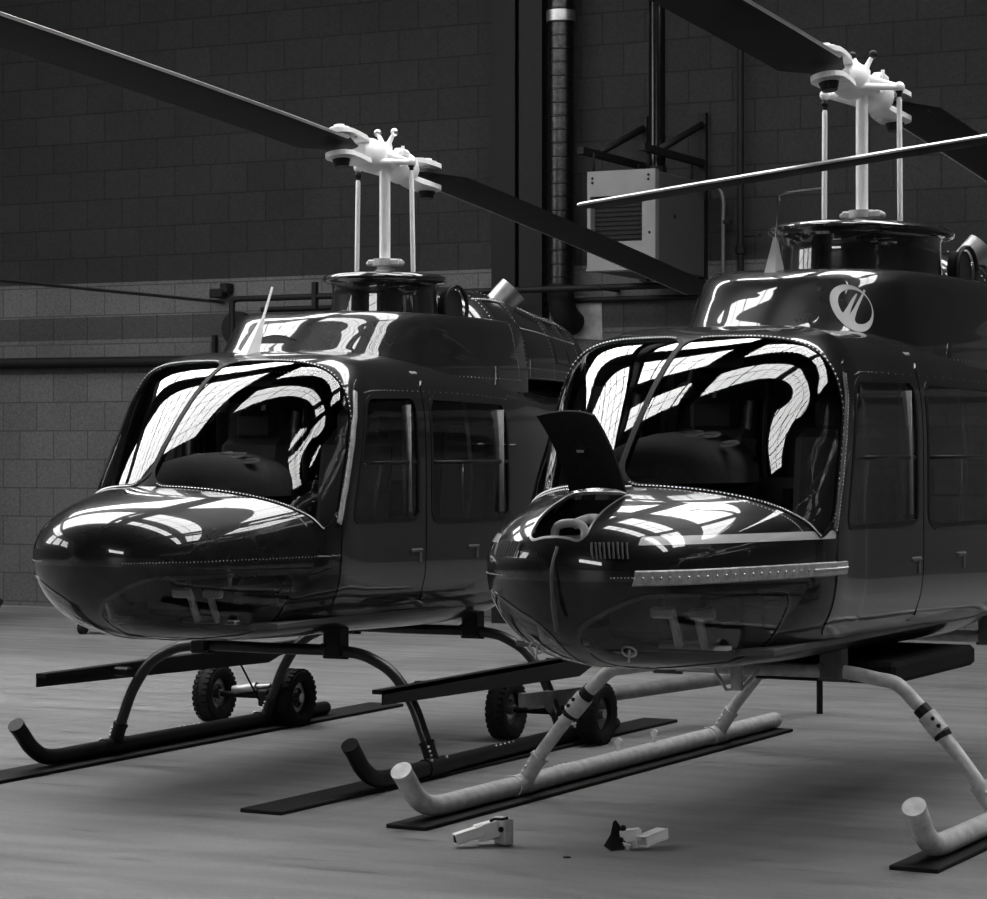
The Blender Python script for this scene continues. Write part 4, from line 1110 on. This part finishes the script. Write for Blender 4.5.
# lift skids onto their boards
for h, gz in ((h1, .0185), (h2, .0185), (h3, 0), (h0, 0)): h.location.z += gz

def ground_wheels(x, y, label):
    t = empty('ground_handling_wheels', (x, y, 0)); tag(t, label, 'wheels', 'ground handling wheels')
    for dx in (-.43, .13):
        r = .17; w = .062
        prof = [(.095, -w*.75), (.13, -w), (.155, -w*.9), (r-.004, -w*.55), (r, 0), (r-.004, w*.55), (.155, w*.9), (.13, w), (.095, w*.75), (.095, -w*.75)]
        ty = MB().lathe(prof, (dx, 0, r), 'x', 40)
        for k in range(30):
            a = 2*PI*k/30
            for sd in (-1, 1): ty.box((dx+sd*w*.55, (r-.006)*math.cos(a+.1*sd), r+(r-.006)*math.sin(a+.1*sd)), (w*.55, .016, .022), Matrix.Rotation(a+.1*sd, 3, 'X'))
        ty = ty.build('tyre', 'rubber', t)
        rim = MB().lathe([(.097, -.045), (.092, .02), (.06, .02), (.055, -.01), (.028, -.01), (.028, .05), (0, .05)], (dx, 0, r), 'x', 30)
        for k in range(5): rim.ball((dx+.0, .042*math.cos(2*PI*k/5), r+.042*math.sin(2*PI*k/5)), .008, 5)
        rim.build('wheel_rim', 'alu', t)
    m = MB(); m.tube([(-.43, 0, .17), (.13, 0, .17)], .018, 12); m.box((-.16, .03, .20), (.16, .12, .06), bev=.01); m.tube([(-.02, 0, .18), (-.02, .30, .26)], .016, 10)
    m.box((-.02, -.06, .17), (.07, .12, .10), bev=.01); m.build('axle', 'iron', t)
    m = MB(); m.tube([(-.28, -.02, .20), (-.10, -.05, .23)], .025, 14); m.tube([(-.10, -.05, .23), (0, -.06, .24)], .012, 10); m.build('lift_ram', 'alu', t)
    return t
gw = ground_wheels(-7.80, 12.74, 'pair of dark tyred wheels with a thin rod, straddling the far dark skid')
qa, qb = pix(237, 657, Z=14.6), pix(259, 700, Z=14.8)
MB().tube([qa-gw.location, qb-gw.location], .006, 8).build('tie_rod', 'iron', gw)
ground_wheels(-5.82, 12.70, 'pair of dark tyred wheels behind the white front leg, with a tow bar')
# tow bar resting on the axle
tb = empty('tow_bar', (-6.1, 12.75, 0)); tag(tb, 'long grey tow bar lying across the wheels behind the white front leg', 'tow bar'); L2 = tb.location
a = pix(521, 699, Z=13.7); b = pix(588, 692, Z=14.05); c = pix(815, 665, Z=15.5)
m = MB(); u = (b-a).normalized(); s_ = u.cross(Vector((0, 0, 1))).normalized()*.022
pl_ = [(a, .045), (a.lerp(b, .35), .045), (a.lerp(b, .45), .095), (b, .10)]
vs = []
for q, h in pl_: vs += [q-L2+s_+Vector((0, 0, .03)), q-L2-s_+Vector((0, 0, .03)), q-L2-s_-Vector((0, 0, h)), q-L2+s_-Vector((0, 0, h))]
fc = [(i*4+k, i*4+(k+1) % 4, i*4+4+(k+1) % 4, i*4+4+k) for i in range(3) for k in range(4)]+[(0, 1, 2, 3), (15, 14, 13, 12)]
m.add(vs, fc, False); m.build('tow_head', 'towgrey', tb) if False else None
M['towgrey'] = nmat('worn_grey_enamel', .16, .5, noise=(14, .7, 1.25))
m.build('tow_head', 'towgrey', tb)
MB().tube([b-L2-Vector((0, 0, .03)), c-L2], .042, 20).build('tow_tube', 'towgrey', tb)
MB().tube([c-L2, c-L2+Vector((.02, .03, 0)), Vector((c.x, c.y, .0))-L2+Vector((.02, .03, .0))], .02, 8).build('prop_leg', 'iron', tb)

# two loose white handling brackets in the foreground
def loc_on_floor(px, py): return pix(px, py, z=0)
A0 = loc_on_floor(478, 846)
br1 = empty('skid_bracket', (A0.x, A0.y, 0)); tag(br1, 'white metal bracket lying on the floor, nearest the upturned skid tip', 'bracket', 'loose brackets on the floor')
ex = Vector((CT, ST, 0)); ey = Vector((-ST, CT, 0)); ez = Vector((0, 0, 1))    # photo right, away, up
def fr(x, y, z): return ex*x+ey*y+ez*z
def boxdir(mb, a, b, w, h, up=Vector((0, 0, 1)), bev=.004):
    d = (b-a); l = d.length; d = d.normalized(); s = d.cross(up).normalized(); n = s.cross(d)
    R = Matrix((s, d, n)).transposed(); return mb.box((a+b)/2, (w, l, h), R, bev)
def channel(name, parent, a, b, w, h, mat, up=Vector((0, 0, 1))):
    m = MB(); d = (b-a).normalized(); s = d.cross(up).normalized(); n = s.cross(d); t = .006
    for off, W_, H_ in ((s*(w/2-t/2), t, h), (-s*(w/2-t/2), t, h), (n*(h/2-t/2), w, t), (-n*(h/2-t/2), w, t)): boxdir(m, a+off, b+off, W_, H_, up, .001)
    return m.build(name, mat, parent)
channel('square_tube', br1, fr(-.095, -.04, .034), fr(.02, .0, .066), .046, .044, 'white')
m = MB(); boxdir(m, fr(-.0965, -.0405, .0335), fr(-.07, -.03, .038), .034, .034); m.build('tube_end_shade', 'matte', br1)  # black block stands for the shade inside the open tube end
m = MB(); boxdir(m, fr(-.01, .0, .05), fr(.08, .03, .072), .05, .07); boxdir(m, fr(-.02, .03, .045), fr(.07, .055, .045), .03, .05)
m.build('clamp_body', 'white', br1)
m = MB(); m.box(fr(.105, .035, .058), (.045, .10, .11), Matrix.Rotation(TH+.5, 3, 'Z'), .006); m.build('clamp_plate', 'offwhite', br1)
m = MB(); m.tube([fr(.05, -.01, .105), fr(.07, .0, .112), fr(.10, -.01, .112), fr(.125, -.01, .118)], .006, 8); m.ball(fr(.095, -.012, .07), .012, 6); m.build('clamp_rim', 'matte', br1)
A1 = loc_on_floor(634, 849)
br2 = empty('skid_bracket', (A1.x, A1.y, 0)); tag(br2, 'white metal bracket with a black curved saddle lying on the floor at right', 'bracket', 'loose brackets on the floor')
m = MB(); vs = [fr(-.085, .01, .112), fr(-.048, .0, .062), fr(-.030, -.01, .018), fr(-.048, -.05, .004), fr(-.098, -.075, .003), fr(-.128, -.06, .022), fr(-.098, -.02, .062)]
n_ = len(vs); off = fr(.012, .014, .004)
m.add(vs+[v+off for v in vs], [tuple(range(n_)), tuple(range(2*n_-1, n_-1, -1))]+[(i, (i+1) % n_, (i+1) % n_+n_, i+n_) for i in range(n_)], False); m.build('curved_saddle', 'matte', br2)
channel('square_tube', br2, fr(.03, -.03, .036), fr(.125, .10, .05), .055, .045, 'white')
m = MB(); boxdir(m, fr(-.06, .01, .05), fr(.03, .02, .058), .05, .05); m.tube([fr(-.07, -.01, .03), fr(-.02, -.02, .015)], .01, 8); m.box(fr(-.03, -.02, .012), (.03, .03, .02)); m.build('clamp_body', 'white', br2)
m = MB(); m.ball(fr(-.045, .0, .085), .014, 8); m.ball(fr(-.055, -.02, .04), .012, 8); m.tube([fr(-.045, .0, .06), fr(-.045, 0, .085)], .008, 8); m.build('clamp_bolt', 'iron', br2)
st = loc_on_floor(567, 858)
o = MB().lathe([(0, 0), (.014, .001), (.012, .006), (0, .009)], (st.x, st.y, 0), 'z', 9, sx=1.3).build('pebble', 'matte'); tag(o, 'tiny dark pebble on the floor between the two white brackets', 'pebble')
# trolley under the far-left helicopter
T0 = loc_on_floor(112, 634)
tr_ = empty('trolley', (T0.x, T0.y, 0)); tag(tr_, 'dark low trolley with castors on the floor behind the left nose', 'trolley')
m = MB(); m.box((0, 0, .17), (.55, .35, .04), bev=.01); m.build('deck', 'iron', tr_)
for a_ in (-.22, .22):
    for b_ in (-.13, .13):
        m = MB(); m.lathe([(.02, -.02), (.06, -.022), (.06, .022), (.02, .02)], (a_, b_, .06), 'x', 16); m.box((a_, b_, .13), (.05, .03, .06)); m.build('castor', 'rubber', tr_)
m = MB(); m.tube([(.1, 0, .19), (.16, .05, .30), (.22, .05, .27)], .03, 10); m.box((-.1, 0, .24), (.18, .16, .1), bev=.02); m.build('jack', 'iron', tr_)

# ------------------------------------------------------------------ details that belong to the second helicopter
F2, Z2 = H2['F'], H2['zo']
def onskin(d, lat, up=True):
    best = None
    S_ = np.linspace(.05, 5, 300); T_ = np.linspace(-1.5, 1.55, 300) if lat >= 0 else PI-np.linspace(-1.5, 1.55, 300)
    return None
# hinged hatch, standing open: a curved lid with depth
hy, hz_ = -(F2+2.47), 1.455+Z2
vs = []; n1, n2 = 10, 10; W_, L_ = .122, .40
ang = math.radians(60)
for side_ in (0, 1):
    for i in range(n1+1):
        l = L_*i/n1; bend = .10*(i/n1)**2
        for j in range(n2+1):
            x = -W_+2*W_*j/n2; sag = -.035*(x/W_)**2
            yl, zl = l, sag-bend-(.012 if side_ else 0)
            vs.append((x, hy-(yl*math.cos(ang)-zl*math.sin(ang)), hz_+.01+yl*math.sin(ang)+zl*math.cos(ang)))
n = (n1+1)*(n2+1); w_ = n2+1
fc = [(i*w_+j, i*w_+j+1, (i+1)*w_+j+1, (i+1)*w_+j) for i in range(n1) for j in range(n2)]
fc += [tuple(n+k for k in reversed(f)) for f in fc]
bd = [(0, j) for j in range(n2)]
ring = [j for j in range(n2+1)]+[(i*w_+n2) for i in range(1, n1+1)]+[n1*w_+j for j in range(n2-1, -1, -1)]+[i*w_ for i in range(n1-1, 0, -1)]
fc += [(ring[k], ring[(k+1) % len(ring)], ring[(k+1) % len(ring)]+n, ring[k]+n) for k in range(len(ring))]
hatch = MB().add(vs, fc, True).build('nose_hatch', 'matte', h2)
m = MB()
for x in (-.10, .10): m.tube([(x-.03, hy, hz_+.004), (x+.03, hy, hz_+.004)], .009, 8)
m.build('hatch_hinge', 'alu', hatch)
MB().box((0, hy-.18, hz_+.155), (.03, .012, .03), Matrix.Rotation(-ang, 3, 'X')).build('hatch_latch', 'alu', hatch)
# battery well
w = MB(); yc = -(F2+2.645)
w.add([(-.16, yc-.19, 1.15+Z2), (.16, yc-.19, 1.15+Z2), (.16, yc+.19, 1.15+Z2), (-.16, yc+.19, 1.15+Z2), (-.16, yc-.10, 1.28+Z2), (.16, yc-.10, 1.28+Z2), (.16, yc+.19, 1.41+Z2), (-.16, yc+.19, 1.41+Z2)],
      [(0, 1, 2, 3), (1, 5, 6, 2), (3, 7, 4, 0), (2, 6, 7, 3)], False)
w.build('battery_well', 'matte', h2)
b_ = MB().box((0.02, yc+.05, 1.21+Z2), (.20, .20, .13), bev=.015).build('battery', 'satin', h2)
m = MB(); m.tube(bez([(-.09, yc-.06, 1.24+Z2), (-.07, yc-.08, 1.31+Z2), (.0, yc-.07, 1.325+Z2), (.05, yc-.08, 1.30+Z2), (.06, yc-.12, 1.22+Z2)], 6), .017, 12)
m.tube(bez([(.0, yc-.07, 1.32+Z2), (.04, yc-.02, 1.34+Z2), (.10, yc-.04, 1.33+Z2), (.11, yc-.10, 1.25+Z2)], 6), .02, 12); m.tube([(-.10, yc-.11, 1.245+Z2), (-.02, yc-.11, 1.25+Z2)], .024, 14)
m.build('battery_cable', 'grey2', h2)
# louvres on either side of the hatch
for sgn in (1, -1):
    m = MB()
    S_ = np.linspace(.3, 4, 260); T_ = np.linspace(.02, 1.5, 160); SS, TT = [a.ravel() for a in np.meshgrid(S_, T_)]
    XX = LB2.S(SS, TT)
    for k in range(9):
        ll = []
        for z0 in (1.195, 1.225, 1.255):
            e = np.abs(XX[:, 2]-Z2-z0+.004*k*0)+np.abs(XX[:, 0]-(.150+.0145*k+(.010*(1.245-z0)/.04)))
            i = int(np.argmin(e)); x = XX[i]; ll.append(Vector((sgn*(x[0]+.003), -x[1]-.006, x[2]+.003)))
        m = MB(); m.tube(ll, .0045, 8); m.build('louvre_fin', 'dgrey', h2)
    # tie ring under each chin window
    S_ = np.linspace(.6, 5, 260); T_ = np.linspace(-1.5, -.3, 200); SS, TT = [a.ravel() for a in np.meshgrid(S_, T_)]; XX = LB2.S(SS, TT)
    e = np.abs(XX[:, 2]-Z2-.835)*1.0+np.abs(XX[:, 0]-.20); i = int(np.argmin(e)); x = XX[i]
    nrm = Vector((x[0]*.6, -1, -.9)).normalized(); c_ = Vector((sgn*x[0], -x[1], x[2]))
    nrm.x *= sgn; R = nrm.to_track_quat('Z', 'Y').to_matrix()
    m = MB(); m.tube([c_+nrm*.006+R @ Vector((.028*math.cos(q), .028*math.sin(q), 0)) for q in np.linspace(0, 2*PI, 25)], .0045, 6, caps=False); m.tube([c_-nrm*.004, c_+nrm*.014+Vector((0, 0, -.035))], .005, 8)
    m.build('drain_ring', 'offwhite', h2)
# pitot tube down the centre of the nose
m = MB(); m.tube(bez([(.02, -(F2+2.90), 1.24+Z2), (.02, -(F2+2.945), 1.16+Z2), (.02, -(F2+2.94), 1.05+Z2), (.02, -(F2+2.90), .92+Z2)], 6), [.006]*6+[.007]*7+[.011]*6, 10); m.build('pitot_tube', 'dgrey', h2)
# bent wire antenna on the cowling
m = MB(); ay, az = -1.16, 2.395+Z2
m.add([(-.03, ay-.08, az), (.03, ay-.08, az), (.025, ay+.05, az+.03), (-.025, ay+.05, az+.03), (-.006, ay-.012, az+.19), (.006, ay-.012, az+.19), (.006, ay+.006, az+.19), (-.006, ay+.006, az+.19)],
      [(0, 1, 5, 4), (1, 2, 6, 5), (2, 3, 7, 6), (3, 0, 4, 7), (4, 5, 6, 7)], False)
m.box((0, ay-.02, az+.008), (.05, .18, .02), Matrix.Rotation(.15, 3, 'X'), .005)
an = m.build('antenna_base', 'white', h2)
MB().tube(bez([(0, ay, az+.18), (0, ay+.05, az+.36), (.0, ay+.09, az+.40), (.03, ay+.5, az+.46)], 6), .004, 8).build('antenna_wire', 'steel', an)
# belly mast and tank under the second helicopter
MB().box((.22, -.55, .60+Z2), (.70, 1.2, .10), bev=.02).build('belly_tank', 'matte', h2)
m = MB(); m.box((.0, -1.62, .60+Z2), (.05, .02, .12)); m.tube([(-.12, -1.60, .63+Z2), (-.06, -1.60, .54+Z2), (.02, -1.61, .55+Z2), (.10, -1.58, .64+Z2)], .008, 8); m.build('belly_bracket', 'offwhite', h2)

# ------------------------------------------------------------------ camera, world, view
w = bpy.data.worlds.new('hangar_air'); SC.world = w; w.use_nodes = True
w.node_tree.nodes['Background'].inputs['Color'].default_value = (.8, .8, .8, 1); w.node_tree.nodes['Background'].inputs['Strength'].default_value = .3
cd = bpy.data.cameras.new('camera'); cam = bpy.data.objects.new('camera', cd); COL.objects.link(cam)
cam.location = (0, 0, CAMH); cam.rotation_euler = (PI/2, 0, TH); cd.sensor_width = 36; cd.lens = 2500/987*36
cd.clip_start = .05; cd.clip_end = 200
SC.camera = cam
vs_ = SC.view_settings
vs_.view_transform = 'Standard'; vs_.look = 'None'; vs_.gamma = 1; vs_.exposure = 0.82; vs_.use_curve_mapping = False
SC.cycles.max_bounces = 8; SC.cycles.transparent_max_bounces = 16; SC.cycles.glossy_bounces = 4; SC.cycles.diffuse_bounces = 3
SC.cycles.use_denoising = True
SC.cycles.sample_clamp_indirect = 6
